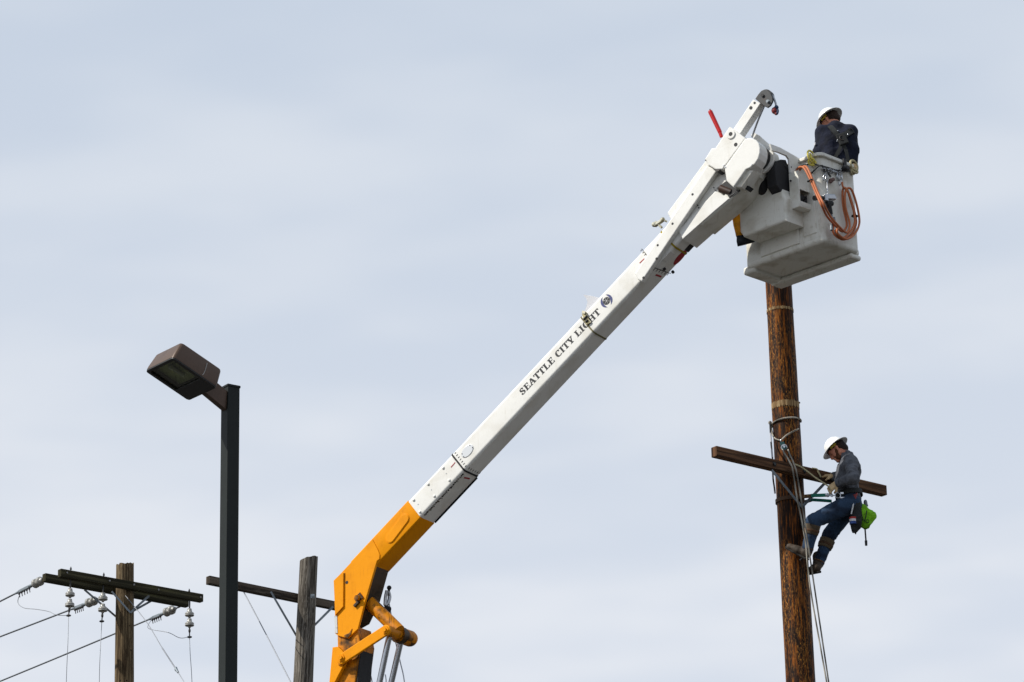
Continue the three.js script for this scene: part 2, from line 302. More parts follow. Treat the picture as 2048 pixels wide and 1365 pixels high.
// pole in the middle, one crossarm behind it
const mdTop = at(617.5, 1119, GD), md = poleGeo(at(606, 1365, GD), mdTop, 0.138, 0.126, { slant: 0.035, ragged: 0.012, seed: 14 });
const midPole = thing('utility_pole', 'leaning silvery grey pole standing beside the yellow boom elbow', 'utility pole', md.base);
part(midPole, 'pole', md.g, greyWood, { keepUV: true });
const mMid = md.at(at(612, 1203, GD).y).addScaledVector(farN, -0.175);
const onM = (x, y, o = 0) => onPlane(x, y, mMid.clone().addScaledVector(farN, o), farN);
part(midPole, 'crossarm', timber(onM(415, 1161), onM(730, 1225), 0.09, 0.115, farN), armGrey, { keepUV: true });
{ const f = md.at(at(610, 1278, GD).y).addScaledVector(farN, -0.14); for (const [x, y] of [[541, 1184], [666, 1214]]) part(midPole, 'brace', bar(onM(x, y, 0.05), f, 0.007, 0.034, farN, 0.003), galv);
  const bp = at(624.5, 1193, GD - 0.12); part(midPole, 'bolt', [hexBolt(bp, V(0.1, 0, 1).normalize(), 0.018, 0.03), bar(bp.clone().add(V(0, -0.03, -0.005)), bp.clone().add(V(0, 0.03, -0.005)), 0.06, 0.006, V(1, 0, 0))], galv); }

// insulators -------------------------------------------------------------
function lathe(pts, c, axis, seg = 28) { const g = new THREE.LatheGeometry(pts.map(p => new THREE.Vector2(...p)), seg); g.applyQuaternion(new THREE.Quaternion().setFromUnitVectors(V(0, 1, 0), axis.clone().normalize())); g.translate(c.x, c.y, c.z); return g; }
const bell = [[0.001, 0.085], [0.03, 0.085], [0.034, 0.06], [0.04, 0.035], [0.058, 0.028], [0.066, 0.018], [0.067, 0.008], [0.062, 0.004], [0.066, -0.004], [0.068, -0.016], [0.062, -0.022], [0.05, -0.02], [0.04, -0.028], [0.02, -0.02], [0.018, -0.05], [0.001, -0.05]];
const INS = 'porcelain insulator strings on the far left pole';
function hangingString(label, top, c1, c2, clamp) {
  const o = thing('insulator_string', label, 'insulator', top, INS), ax = top.clone().sub(c2).normalize();
  part(o, 'eye_bolt', rod(top.clone().addScaledVector(ax, 0.06), c1.clone().addScaledVector(ax, 0.08), 0.011), darkSteel);
  for (const c of [c1, c2]) part(o, 'disc', lathe(bell, c, ax), porcelain, { keepUV: true });
  part(o, 'clevis', [rod(c2, clamp, 0.009), ball(c2.clone().lerp(clamp, 0.5), 0.022, 0.8, 1.6, 0.8), ball(clamp, 0.022, 1.7, 0.8, 0.8)], darkSteel);
}
function topOf(p, y) { return V(p.x, y, p.z); }
const hsA = onF(139.5, 1190, -0.01), hsB = onF(205.3, 1198, -0.01), hsC = onF(378.6, 1230, -0.01);
const armYat = (p) => fa0.clone().lerp(fa1, (p.x - fa0.x) / (fa1.x - fa0.x)).y - 0.06;
hangingString('hanging insulator string nearest the left tip of the mossy crossarms', topOf(hsA, armYat(hsA)), hsA, onF(138.8, 1211, -0.01), onF(136.5, 1232, -0.01));
hangingString('hanging insulator string close to the left of the far pole', topOf(hsB, armYat(hsB)), hsB, onF(204.9, 1220.5, -0.01), onF(203, 1243.5, -0.01));
hangingString('hanging insulator string at the right tip of the mossy crossarm', topOf(hsC, armYat(hsC)), hsC, onF(378.6, 1250, -0.01), onF(378.6, 1275, -0.01));
const lineDir = V(-farN.x, -0.028, -farN.z).normalize();
const lines = [];
function deadEnd(label, lineLabel, a, pxs, end, far) {           // a: on the crossarm; the string leaves along the line
  const o = thing('insulator_string', label, 'insulator', a, INS);
  const depth = p => a.z;
  const dir = far.clone().sub(a).normalize(), L = k => a.clone().addScaledVector(dir, k);
  part(o, 'eye_bolt', rod(L(-0.06), L(0.1), 0.012), darkSteel);
  const back = dir.clone().negate();
  for (const k of pxs) part(o, 'disc', lathe(bell, L(k), back), porcelain, { keepUV: true });
  const e0 = pxs[1] + 0.05, e1 = end;
  part(o, 'strain_clamp', [rod(L(e0), L(e0 + 0.12), 0.02, 0.028), bar(L(e0 + 0.08), L(e1), 0.05, 0.04, V(0, 1, 0), 0.012), rod(L(e1 - 0.02), L(e1 + 0.1), 0.024, 0.014)], galv);
  const us = []; for (let i = 0; i < 5; i++) { const c = L(mix(e0 + 0.12, e1, i / 4)); us.push(rod(c.clone().add(V(0, -0.02, 0)), c.clone().add(V(0.012, -0.085, 0)), 0.007, 0.007, 6)); us.push(ball(c.clone().add(V(0, -0.03, 0)), 0.017)); }
  part(o, 'clamp_bolts', us, darkSteel);
  const p1 = L(e1 + 0.02), f = dir.clone(), pts = []; for (let i = 0; i <= 12; i++) { const s = i * 3; pts.push(p1.clone().addScaledVector(f, s).add(V(0, 0.0008 * s * s - 0.006 * s, 0))); }
  single('power_line', tube(pts, 0.0125, 8, 4), wire, lineLabel, 'cable', p1, 'bare power lines leaving the far left pole');
  return { L, e1 };
}
// the line direction is the perpendicular to the crossarms, dropping a little
function lineFrom(a, px, py) { const n = V(0, 1, 0), side = farU; const h = onPlane(px, py, a, side); return h; }
const dA = ba0.clone().addScaledVector(farN, -0.05).addScaledVector(farU, 0.05), dB = onB(197, 1199, -0.05), dC = onB(360, 1214, -0.05);
const ksA = deadEnd('sloping strain insulator beyond the left tip of the mossy crossarms', 'upper power line running off the left edge of the picture', dA, [0.13, 0.24], 0.68, lineFrom(dA, 0, 1203));
const ksB = deadEnd('sloping strain insulator between the two left hanging strings', 'middle power line running off the left edge of the picture', dB, [0.13, 0.25], 0.62, lineFrom(dB, 0, 1273));
const ksC = deadEnd('sloping strain insulator under the right part of the mossy crossarms', 'lowest power line passing behind the far left pole', dC, [0.22, 0.34], 0.72, lineFrom(dC, 0, 1362));
function thin(pts, r, label, name = 'jumper_wire', group = 'thin wires at the far left pole') { return single(name, tube(pts, r, 6, 8), thinWire, label, 'wire', pts[0], group); }
thin([ksA.L(ksA.e1 - 0.05), at(35, 1205, 41.9), at(46.6, 1216.5, 41.75), at(72, 1219.5, 41.5), at(97, 1224, 41.2), at(112.6, 1231, 41.1), onF(136.5, 1232, -0.01)], 0.0045, 'drooping thin jumper from upper power line to first hanging insulator');
thin([onF(136.5, 1234, -0.01), at(135, 1290, 40.9), at(132, 1365, 40.9), at(129, 1520, 40.9)], 0.0045, 'thin wire dropping from the leftmost hanging insulator string', 'drop_wire');
thin([onF(203, 1245, -0.01), at(199.6, 1310, 41.2), at(198, 1365, 41.2), at(196, 1520, 41.2)], 0.0045, 'thin wire dropping just left of the far pole', 'drop_wire');
thin([ksC.L(ksC.e1), at(295, 1254, 42.7), at(303, 1260, 42.6), at(336, 1266, 42.4), at(359, 1276.7, 42.3), onF(377, 1275, -0.01)], 0.0045, 'drooping thin jumper to the hanging insulator at right crossarm tip');
thin([onF(378.6, 1276, -0.01), at(380, 1310, 42.2), at(383.5, 1365, 42.2), at(389, 1520, 42.2)], 0.0045, 'thin wire dropping from the right crossarm tip', 'drop_wire');
{
  const g0 = lp.at(at(262, 1193, GD + 0.8).y).addScaledVector(V(0.2, 0, 0.97), 0.13), g1 = at(351.5, 1339, 40.2), g2 = at(420, 1450, 39.4);
  const o = thing('guy_wire', 'guy wire slanting down to the right from the far left pole', 'wire', g0);
  part(o, 'strand', tube([g0, at(293, 1245.6, 41.2), at(324, 1297, 40.7), g1, g2], 0.006, 6, 6), thinWire);
  const d = g2.clone().sub(g1).normalize();
  part(o, 'preformed_grip', rod(at(324, 1297, 40.7), g1, 0.009), thinWire);
  part(o, 'guy_clamp', [rod(g1, g1.clone().addScaledVector(d, 0.09), 0.022, 0.014), ball(g1, 0.026, 0.8, 1.3, 0.8)], galv);
}
thin([onM(472, 1161, 0.06), at(486.6, 1184, 40.9), at(530, 1266, 40.3), at(581, 1365, 39.7), at(640, 1480, 39.2)], 0.0075, 'pale guy wire slanting down behind the lamp post', 'guy_wire', undefined);

// ---------------------------------------------------------------- street lamp
{
  const S = 1 / 220, cb = (x, y, z) => RT.clone().multiplyScalar(x).addScaledVector(UP, -y).addScaledVector(FW, z);
  const a = cb(-67, 28, 90.7).normalize(), b = cb(84.5, 61.4, 43.5).normalize(), c = a.clone().cross(b).normalize();   // head axes: across, toward the post, up
  if (c.y < 0) c.negate();
  b.copy(c.clone().cross(a)); if (b.x < 0) b.negate();
  const DL = 25.9, near = at(346, 713.6, DL);
  const lb = thing('street_lamp', 'brown shoebox floodlight on a square dark green black post', 'street lamp', V(near.x + 0.5, 0, near.z - 0.4));
  // tapered housing: a stack of rounded rectangles
  const A = 0.527, B = 0.514, C = 0.188;
  const rr = (x0, x1, y0, y1, r) => { const s = new THREE.Shape(); s.moveTo(x0 + r, y0); s.lineTo(x1 - r, y0); s.absarc(x1 - r, y0 + r, r, -Math.PI / 2, 0); s.lineTo(x1, y1 - r); s.absarc(x1 - r, y1 - r, r, 0, Math.PI / 2); s.lineTo(x0 + r, y1); s.absarc(x0 + r, y1 - r, r, Math.PI / 2, Math.PI); s.lineTo(x0, y0 + r); s.absarc(x0 + r, y0 + r, r, Math.PI, Math.PI * 1.5); return s; };
  const layers = [[0, 0.000, 0.035], [0.0, 0.03, 0.035], [0.016, 0.165, 0.035], [0.022, 0.18, 0.035], [0.034, 0.187, 0.03], [0.06, 0.19, 0.03]];
  const pos = [], idx = []; let n0 = 0;
  layers.forEach(([ins, z, r], li) => { const p = rr(ins, A - ins, ins, B - ins, r).getPoints(6); if (!n0) n0 = p.length; for (const q of p) { const w = near.clone().addScaledVector(a, q.x).addScaledVector(b, q.y).addScaledVector(c, z); pos.push(w.x, w.y, w.z); } if (li) for (let i = 0; i < n0; i++) { const k = (li - 1) * n0 + i, k2 = (li - 1) * n0 + (i + 1) % n0; idx.push(k, k2, k + n0, k2, k2 + n0, k + n0); } });
  const top = near.clone().addScaledVector(a, A / 2).addScaledVector(b, B / 2).addScaledVector(c, 0.191); pos.push(top.x, top.y, top.z); const lc = (layers.length - 1) * n0; for (let i = 0; i < n0; i++) idx.push(lc + i, lc + (i + 1) % n0, pos.length / 3 - 1);
  let g = new THREE.BufferGeometry(); g.setAttribute('position', new THREE.Float32BufferAttribute(pos, 3)); g.setIndex(idx); g.computeVertexNormals(); g.setAttribute('uv', new THREE.Float32BufferAttribute(new Float32Array(pos.length / 3 * 2), 2));
  g = toCreasedNormals(g, 0.6);
  const head = part(lb, 'lamp_head', g, bronze);
  const Mh = frameM(a, b, c, near);
  // door frame round the lens: the underside has a wide blank strip at the post end
  const fr = rr(0.002, A - 0.002, 0.002, B - 0.002, 0.034), hole = rr(0.045, A - 0.045, 0.035, B - 0.17, 0.012); fr.holes.push(hole);
  const fg = new THREE.ExtrudeGeometry(fr, { depth: 0.016, bevelEnabled: true, bevelSize: 0.004, bevelThickness: 0.004, bevelOffset: -0.004, bevelSegments: 2, curveSegments: 6 }); fg.translate(0, 0, -0.012);
  part(head, 'door_frame', xform(fg, Mh), M({ color: lin(0.02, 0.019, 0.018), roughness: 0.45 }));
  part(head, 'lens', boxF(Mh, 0.04, A - 0.04, 0.03, B - 0.165, -0.002, 0.002, 0.001), M({ color: lin(0.93, 0.95, 0.9), transmission: 1, thickness: 0, roughness: 0.08, ior: 1.45 }));
  part(head, 'reflector', [boxF(Mh, 0.03, A - 0.03, 0.025, B - 0.16, 0.06, 0.066, 0.002)], M({ map: paint([150, 154, 112], [70, 74, 44], 1.6, 81), roughness: 0.5 }));
  const inr = (x, y, z) => V(x, y, z).applyMatrix4(Mh);
  part(head, 'bulb', [ball(inr(0.26, 0.12, 0.036), 0.03), rod(inr(0.26, 0.12, 0.036), inr(0.26, 0.27, 0.036), 0.022, 0.018)], M({ color: lin(0.3, 0.31, 0.24), roughness: 0.2 }));
  part(head, 'scratch', tube([inr(-0.0015 + 0.012, 0.33, 0.15), inr(0.004, 0.337, 0.09), inr(0.001, 0.34, 0.05), inr(-0.001, 0.335, 0.012)], 0.0022, 5, 5), M({ color: lin(0.5, 0.5, 0.48), roughness: 0.8 }));
  // post: square, its near edge toward the camera
  const r1 = V(0.81, 0, -0.59), r2 = V(-0.59, 0, -0.81);
  const pc = at(455.5, 790, DL + 0.62), pt = pc.clone(), PW = 0.128;
  const ctr = pt.clone().addScaledVector(r1, PW / 2).addScaledVector(r2, PW / 2), topY = at(457, 770, DL + 0.62).y;
  const Mp = frameM(r1, V(0, 1, 0), r1.clone().cross(V(0, 1, 0)), V(ctr.x, 0, ctr.z));
  part(lb, 'post', boxF(Mp, -PW / 2, PW / 2, 0, topY, -PW / 2, PW / 2, 0.006), postPaint);
  part(lb, 'cap', boxF(Mp, -PW / 2 - 0.006, PW / 2 + 0.006, topY - 0.012, topY + 0.012, -PW / 2 - 0.006, PW / 2 + 0.006, 0.005), postPaint);
  const armS = near.clone().addScaledVector(a, A * 0.5).addScaledVector(b, B - 0.03).addScaledVector(c, 0.085), armE = V(ctr.x, 0, ctr.z); armE.y = at(452, 806, DL + 0.62).y;
  part(lb, 'arm', bar(armS, armE, 0.165, 0.07, c, 0.006), bronze);
}

// ---------------------------------------------------------------- the bucket truck
const BP = 0.6427, BB = 0.5392;                              // boom elevation and bearing
const U = V(Math.cos(BP) * Math.cos(BB), Math.sin(BP), Math.cos(BP) * Math.sin(BB)), UPP = V(-Math.sin(BP) * Math.cos(BB), Math.cos(BP), -Math.sin(BP) * Math.sin(BB)), TOW = V(-Math.sin(BB), 0, Math.cos(BB));
const BO = at(814, 1003.5, 33.65), BH = 0.289, BW = 0.306, BR = 0.038;    // boom origin: top of the near side where white meets yellow
const MB = frameM(U, UPP, TOW, BO);                          // x along the boom, y up across it, z toward the viewer's side
const IMB = MB.clone().invert();
const side = (x, y, o = 0) => onPlane(x, y, BO.clone().addScaledVector(TOW, o), TOW).applyMatrix4(IMB);      // boom coordinates of a point on the near side
const belly = (x, y) => onPlane(x, y, BO.clone().addScaledVector(UPP, -BH), UPP).applyMatrix4(IMB);           // and on the underside
const z1 = (x, y) => [1380 + x / 5.055, 160 + y / 5.055], z3 = (x, y) => [1260 + x / 4.55, 300 + y / 4.55], z4 = (x, y) => [1000 + x / 5.25, 560 + y / 5.25], z5 = (x, y) => [780 + x / 5.6875, 840 + y / 5.6875], z6 = (x, y) => [640 + x / 3.742, 1000 + y / 3.742], z2 = (x, y) => [1440 + x / 4.707, 280 + y / 4.707];
function slab(zz, pts, f, bk, bevel = 0.006, smooth = false) {          // plate in the boom's plane from offset f (near) back to bk
  const q = pts.map(p => { const s = side(...zz(...p), f); return new THREE.Vector2(s.x, s.y); });
  const sh = smooth ? new THREE.Shape(new THREE.SplineCurve([...q, q[0]]).getPoints(q.length * 5)) : new THREE.Shape(q);
  const bv = Math.min(bevel, (f - bk) / 2.2);
  const g = new THREE.ExtrudeGeometry(sh, { depth: f - bk - 2 * bv, bevelEnabled: true, bevelSize: bv, bevelThickness: bv, bevelOffset: -bv, bevelSegments: 3, curveSegments: 10 });
  g.translate(0, 0, bk + bv); g.applyMatrix4(MB); return g;
}
const bp = (x, y, z) => V(x, y, z).applyMatrix4(MB);
const sp = (zz, x, y, o = 0) => side(...zz(x, y), o).applyMatrix4(MB);
const elbowFoot = sp(z6, 150, 5200, -BW / 2);
const truckBase = V(elbowFoot.x, 0, elbowFoot.z);
const truck = thing('bucket_truck', 'bucket truck with raised white boom, yellow elbow and white work bucket', 'truck', truckBase);
// lower part, below the picture: a pedestal on a plain flat bed
{
  const T = frameM(V(Math.cos(BB), 0, Math.sin(BB)), V(0, 1, 0), TOW, truckBase);
  part(truck, 'chassis', boxF(T, -3.2, 5.2, 0.75, 1.05, -0.9, 0.9, 0.03), black);
  part(truck, 'bed', boxF(T, -3.3, 2.8, 1.05, 1.75, -1.2, 1.2, 0.05), white);
  part(truck, 'cab', [boxF(T, 2.95, 5.0, 1.05, 2.75, -1.15, 1.15, 0.18), boxF(T, 4.6, 5.6, 0.8, 1.9, -1.1, 1.1, 0.15)], white);
  for (const x of [-2.0, -0.7, 4.3]) for (const s of [-1, 1]) part(truck, 'wheel', rod(V(x, 0.5, s * 0.75).applyMatrix4(T), V(x, 0.5, s * 1.12).applyMatrix4(T), 0.5, 0.5, 28), rubber);
  part(truck, 'pedestal', [rod(V(0, 1.7, 0).applyMatrix4(T), V(0, 2.5, 0).applyMatrix4(T), 0.42, 0.36, 32), boxF(T, -0.45, 0.45, 2.45, elbowFoot.y + 0.25, -0.3, 0.3, 0.04)], yellow);
}
// white upper boom: rounded box section
{
  const s0 = 0.0, s1 = side(...z3(905, 440)).x + 0.35, r = BR;
  const sh = new THREE.Shape(); const x0 = -BW, x1 = 0, y0 = -BH, y1 = 0;
  sh.moveTo(x0 + r, y0); sh.lineTo(x1 - r, y0); sh.absarc(x1 - r, y0 + r, r, -Math.PI / 2, 0); sh.lineTo(x1, y1 - r); sh.absarc(x1 - r, y1 - r, r, 0, Math.PI / 2); sh.lineTo(x0 + r, y1); sh.absarc(x0 + r, y1 - r, r, Math.PI / 2, Math.PI); sh.lineTo(x0, y0 + r); sh.absarc(x0 + r, y0 + r, r, Math.PI, Math.PI * 1.5);
  const g = new THREE.ExtrudeGeometry(sh, { depth: s1, bevelEnabled: false, steps: 1, curveSegments: 12 });
  // section drawn in (across, up); swing it so that it runs along x
  g.applyMatrix4(new THREE.Matrix4().makeBasis(V(0, 0, 1), V(0, 1, 0), V(-1, 0, 0))); g.translate(s1, 0, 0);
  g.applyMatrix4(MB);
  var upper = part(truck, 'upper_boom', toCreasedNormals(g, 0.5), white);
}
function boomSection(t0, t1, lift, r) {
  const sh = rrect(new THREE.Shape(), -BW - lift, lift, -BH - lift, lift, r), g = new THREE.ExtrudeGeometry(sh, { depth: t1 - t0, bevelEnabled: false, curveSegments: 6 });
  g.applyMatrix4(new THREE.Matrix4().makeBasis(V(0, 0, 1), V(0, 1, 0), V(-1, 0, 0))); g.translate(t1, 0, 0); return g.applyMatrix4(MB);
}
function ringStrip(t0, t1, lift, h = 0.02) {   // a band right round the boom between two stations (near side, underside, far side, top)
  const r = BR + lift;
  const sh = new THREE.Shape(), x0 = -BW - lift, x1 = lift, y0 = -BH - lift, y1 = lift;
  const path = (p, e, rr) => { const a0 = x0 + e, a1 = x1 - e, b0 = y0 + e, b1 = y1 - e; p.moveTo(a0 + rr, b0); p.lineTo(a1 - rr, b0); p.absarc(a1 - rr, b0 + rr, rr, -Math.PI / 2, 0); p.lineTo(a1, b1 - rr); p.absarc(a1 - rr, b1 - rr, rr, 0, Math.PI / 2); p.lineTo(a0 + rr, b1); p.absarc(a0 + rr, b1 - rr, rr, Math.PI / 2, Math.PI); p.lineTo(a0, b0 + rr); p.absarc(a0 + rr, b0 + rr, rr, Math.PI, Math.PI * 1.5); };
  path(sh, 0, r); const hl = new THREE.Path(); path(hl, lift + 0.004, BR - 0.004); sh.holes.push(hl);
  const g = new THREE.ExtrudeGeometry(sh, { depth: t1 - t0, bevelEnabled: false, curveSegments: 8 });
  g.applyMatrix4(new THREE.Matrix4().makeBasis(V(0, 0, 1), V(0, 1, 0), V(-1, 0, 0))); g.translate(t1, 0, 0); g.applyMatrix4(MB); return g;
}
const st = (zz, x, y) => side(...zz(x, y)).x;
{
  const t = st(z5, 770, 478); part(upper, 'joint_band', ringStrip(t - 0.012, t + 0.008, 0.008), rubber);
  // tick marks beside the band, near side and underside
  const ticks = []; for (let i = 0; i < 7; i++) { const y = mix(-0.03, -BH + 0.03, i / 6); ticks.push(boxF(MB, t + 0.03, t + 0.055, y - 0.004, y + 0.004, -0.001, 0.003, 0.001)); } for (let i = 0; i < 6; i++) { const z = mix(-0.04, -BW + 0.03, i / 5); ticks.push(boxF(MB, t + 0.03, t + 0.06, -BH - 0.003, -BH + 0.001, z - 0.004, z + 0.004, 0.001)); }
  part(upper, 'tick_marks', ticks, ink);
  const lb = (zz, a, b, w) => { const p = side(...zz(...a)), q = side(...zz(...b)); const A = bp(p.x, p.y, 0.001), B2 = bp(q.x, q.y, 0.001); return bar(A, B2, 0.004, w, TOW, 0.001); };
  part(upper, 'warning_label', lb(z5, [693, 543], [742, 485], 0.012), redPrint);
  part(upper, 'warning_label', lb(z3, [88, 1032], [132, 990], 0.012), redPrint);
  const lbB = (zz, a, b, w) => { const p = belly(...zz(...a)), q = belly(...zz(...b)); return bar(bp(p.x, -BH - 0.001, p.z), bp(q.x, -BH - 0.001, q.z), 0.004, w, UPP, 0.001); };
  part(upper, 'warning_label', lbB(z5, [842, 658], [905, 672], 0.02), redPrint);
  part(upper, 'warning_label', lbB(z3, [235, 1137], [285, 1155], 0.022), redPrint);
  for (const [x, y] of [[605, 550], [435, 735], [270, 915], [675, 690], [505, 870], [340, 1050]]) { const p = side(...z5(x, y)); const g = new THREE.SphereGeometry(0.019, 16, 8, 0, Math.PI * 2, 0, Math.PI / 2); g.rotateX(Math.PI / 2); g.scale(1, 1, 0.8); g.translate(p.x, p.y, -0.001); g.applyMatrix4(MB); part(upper, 'rivet', g, white); }
  for (const [x, y] of [[637, 612], [470, 797], [318, 962]]) { const p = side(...z5(x, y)); part(upper, 'screw', rod(bp(p.x, p.y, -0.003), bp(p.x, p.y, 0.004), 0.006, 0.006, 8), steel); }
  // oval inspection cover
  const c = side(...z5(880, 357)), e = new THREE.Shape(); e.absellipse(0, 0, 0.088, 0.056, 0, Math.PI * 2, false, 0);
  const og = new THREE.ExtrudeGeometry(e, { depth: 0.004, bevelEnabled: true, bevelSize: 0.003, bevelThickness: 0.002, bevelSegments: 2, curveSegments: 24 }); og.translate(c.x, c.y, 0.0); og.applyMatrix4(MB);
  const cov = part(upper, 'inspection_cover', og, M({ color: lin(0.6, 0.62, 0.64), roughness: 0.35, metalness: 0.2 }));
  for (const [dx, dy] of [[0.075, -0.022], [-0.075, -0.02], [-0.07, 0.025], [0.07, 0.028]]) part(cov, 'screw', rod(bp(c.x + dx, c.y + dy, 0.003), bp(c.x + dx, c.y + dy, 0.010), 0.006, 0.006, 8), darkSteel);
  // scuffs worn through the paint along the lower edge, and a taped far edge
  const R = rng(5), sc = []; for (let i = 0; i < 46; i++) { const f = R(), x = mix(0.05, t - 0.04, i / 46 + R() * 0.01), z = -0.012 - R() * 0.012, L = 0.012 + 0.03 * R() * f; sc.push(boxF(MB, x, x + 0.006 + 0.012 * R(), -BH - 0.0022, -BH + 0.003, z - 0.012 - L, z - 0.004, 0.001)); }
  part(upper, 'scuff_marks', sc, M({ color: lin(0.03, 0.028, 0.025), roughness: 0.9 }));
  part(upper, 'edge_tape', [boxF(MB, 0.02, t - 0.02, -BH - 0.008, -BH + 0.03, -BW - 0.006, -BW + 0.012, 0.003)], rubber);
  // second scale near the tip
  const t2 = st(z3, 130, 930), q0 = side(...z3(108, 900)), q1 = side(...z3(155, 962));
  const tk = [bar(bp(q0.x, q0.y, 0.001), bp(q1.x, q1.y, 0.001), 0.004, 0.006, TOW, 0.001)]; for (let i = 0; i < 3; i++) { const y = mix(q0.y, q1.y, (i + 0.3) / 3); tk.push(boxF(MB, q0.x - 0.03, q0.x, y - 0.004, y + 0.004, -0.001, 0.003, 0.001)); }
  const b0 = belly(...z3(222, 1072)), b1 = belly(...z3(372, 1125)); tk.push(bar(bp(b0.x, -BH - 0.001, b0.z), bp(b1.x, -BH - 0.001, b1.z), 0.004, 0.008, UPP, 0.001));
  for (let i = 0; i < 6; i++) { const k = (i + 0.4) / 6; tk.push(boxF(MB, mix(b0.x, b1.x, k) - 0.04, mix(b0.x, b1.x, k), -BH - 0.003, -BH + 0.001, mix(b0.z, b1.z, k) - 0.004, mix(b0.z, b1.z, k) + 0.004, 0.001)); }
  part(upper, 'tick_marks', tk, ink);
  for (const [x, y] of [[310, 1080], [388, 1108]]) { const p = belly(...z3(x, y)); part(upper, 'bolt', rod(bp(p.x, -BH + 0.005, p.z), bp(p.x, -BH - 0.02, p.z), 0.018, 0.018, 12), black); }
  const ro = belly(...z3(455, 980)), os = new THREE.Shape(); os.absellipse(0, 0, 0.11, 0.05, 0, Math.PI * 2, false, 0.1); const rg = new THREE.ExtrudeGeometry(os, { depth: 0.003, bevelEnabled: false, curveSegments: 20 }); rg.rotateX(Math.PI / 2); rg.translate(ro.x, -BH - 0.0005, ro.z); rg.applyMatrix4(MB); part(upper, 'oval_sticker', rg, redPrint, { label: 'dark red oval sticker on the underside' });
  const pd = belly(...z3(350, 970)); part(upper, 'pad', boxF(MB, pd.x - 0.07, pd.x + 0.07, -BH - 0.006, -BH + 0.003, pd.z - 0.05, pd.z + 0.05, 0.004), whitePlain);
  const bkp = belly(...z3(545, 885)); part(upper, 'rubber_patch', boxF(MB, bkp.x - 0.06, bkp.x + 0.07, -BH - 0.006, -BH + 0.003, bkp.z - 0.05, bkp.z + 0.04, 0.003), black);
}
// lettering and the round emblem printed on the side
{
  const font = await new FontLoader().loadAsync('fonts/droid/droid_serif_bold.typeface.json');
  const a = side(...z4(238, 1218)), b = side(...z4(1064, 348));
  // narrow display serif: heavy uprights and hairline bars, so each letter is struck twice a few millimetres apart
  const words = 'SEATTLE CITY LIGHT', size = 0.084, k = size / font.data.resolution, adv = [...words].map(ch => font.data.glyphs[ch].ha * k * (ch === ' ' ? 1.2 : 1));
  const L = Math.hypot(b.x - a.x, b.y - a.y), an = Math.atan2(b.y - a.y, b.x - a.x), gap = (L - adv.reduce((p, q) => p + q, 0)) / (words.length - 1), glyphs = []; let pen = 0;
  [...words].forEach((ch, n) => { if (ch !== ' ') for (const [dx, d] of [[-0.0028, 0.002], [0.0028, 0.0024]]) { const q = new TextGeometry(ch, { font, size, depth: d, curveSegments: 5, bevelEnabled: false }); q.translate(pen + dx, 0.004, 0); glyphs.push(q); } pen += adv[n] + gap; });
  const g = mergeGeometries(glyphs.map(q => q.index ? q.toNonIndexed() : q)); g.rotateZ(an); g.translate(a.x, a.y, -0.0006); g.applyMatrix4(MB);
  part(upper, 'lettering', g, ink);
  const c = side(...z4(1120, 222)), R = 0.078, flat = (s, mat, name, d, par) => { const e = new THREE.ExtrudeGeometry(s, { depth: d, bevelEnabled: false, curveSegments: 24 }); e.translate(c.x, c.y, -0.001); e.applyMatrix4(MB); return part(par, name, e, mat); };
  const cres = k => { const s = new THREE.Shape(), h = 1.25; s.absarc(0, 0, R, k - h, k + h, false); s.quadraticCurveTo(Math.cos(k) * R * 0.92, Math.sin(k) * R * 0.92, Math.cos(k - h) * R, Math.sin(k - h) * R); return s; };
  const disc = new THREE.Shape(); disc.absarc(0, 0, R * 0.6, 0, Math.PI * 2, false);
  const em = flat(disc, ink, 'emblem', 0.003, upper);
  for (const k of [-0.2, -0.2 + Math.PI]) flat(cres(k), navyInk, 'crescent', 0.003, em);
  const spk = []; for (let i = 0; i < 3; i++) { const d = V(Math.cos(i * 1.047 + 0.3), Math.sin(i * 0.785 + 0.3), 0).multiplyScalar(R * 0.5); spk.push(bar(bp(c.x - d.x, c.y - d.y, 0.0025), bp(c.x + d.x, c.y + d.y, 0.0025), 0.003, 0.0036, TOW, 0.001)); }
  part(em, 'spokes', spk, whitePlain);
}
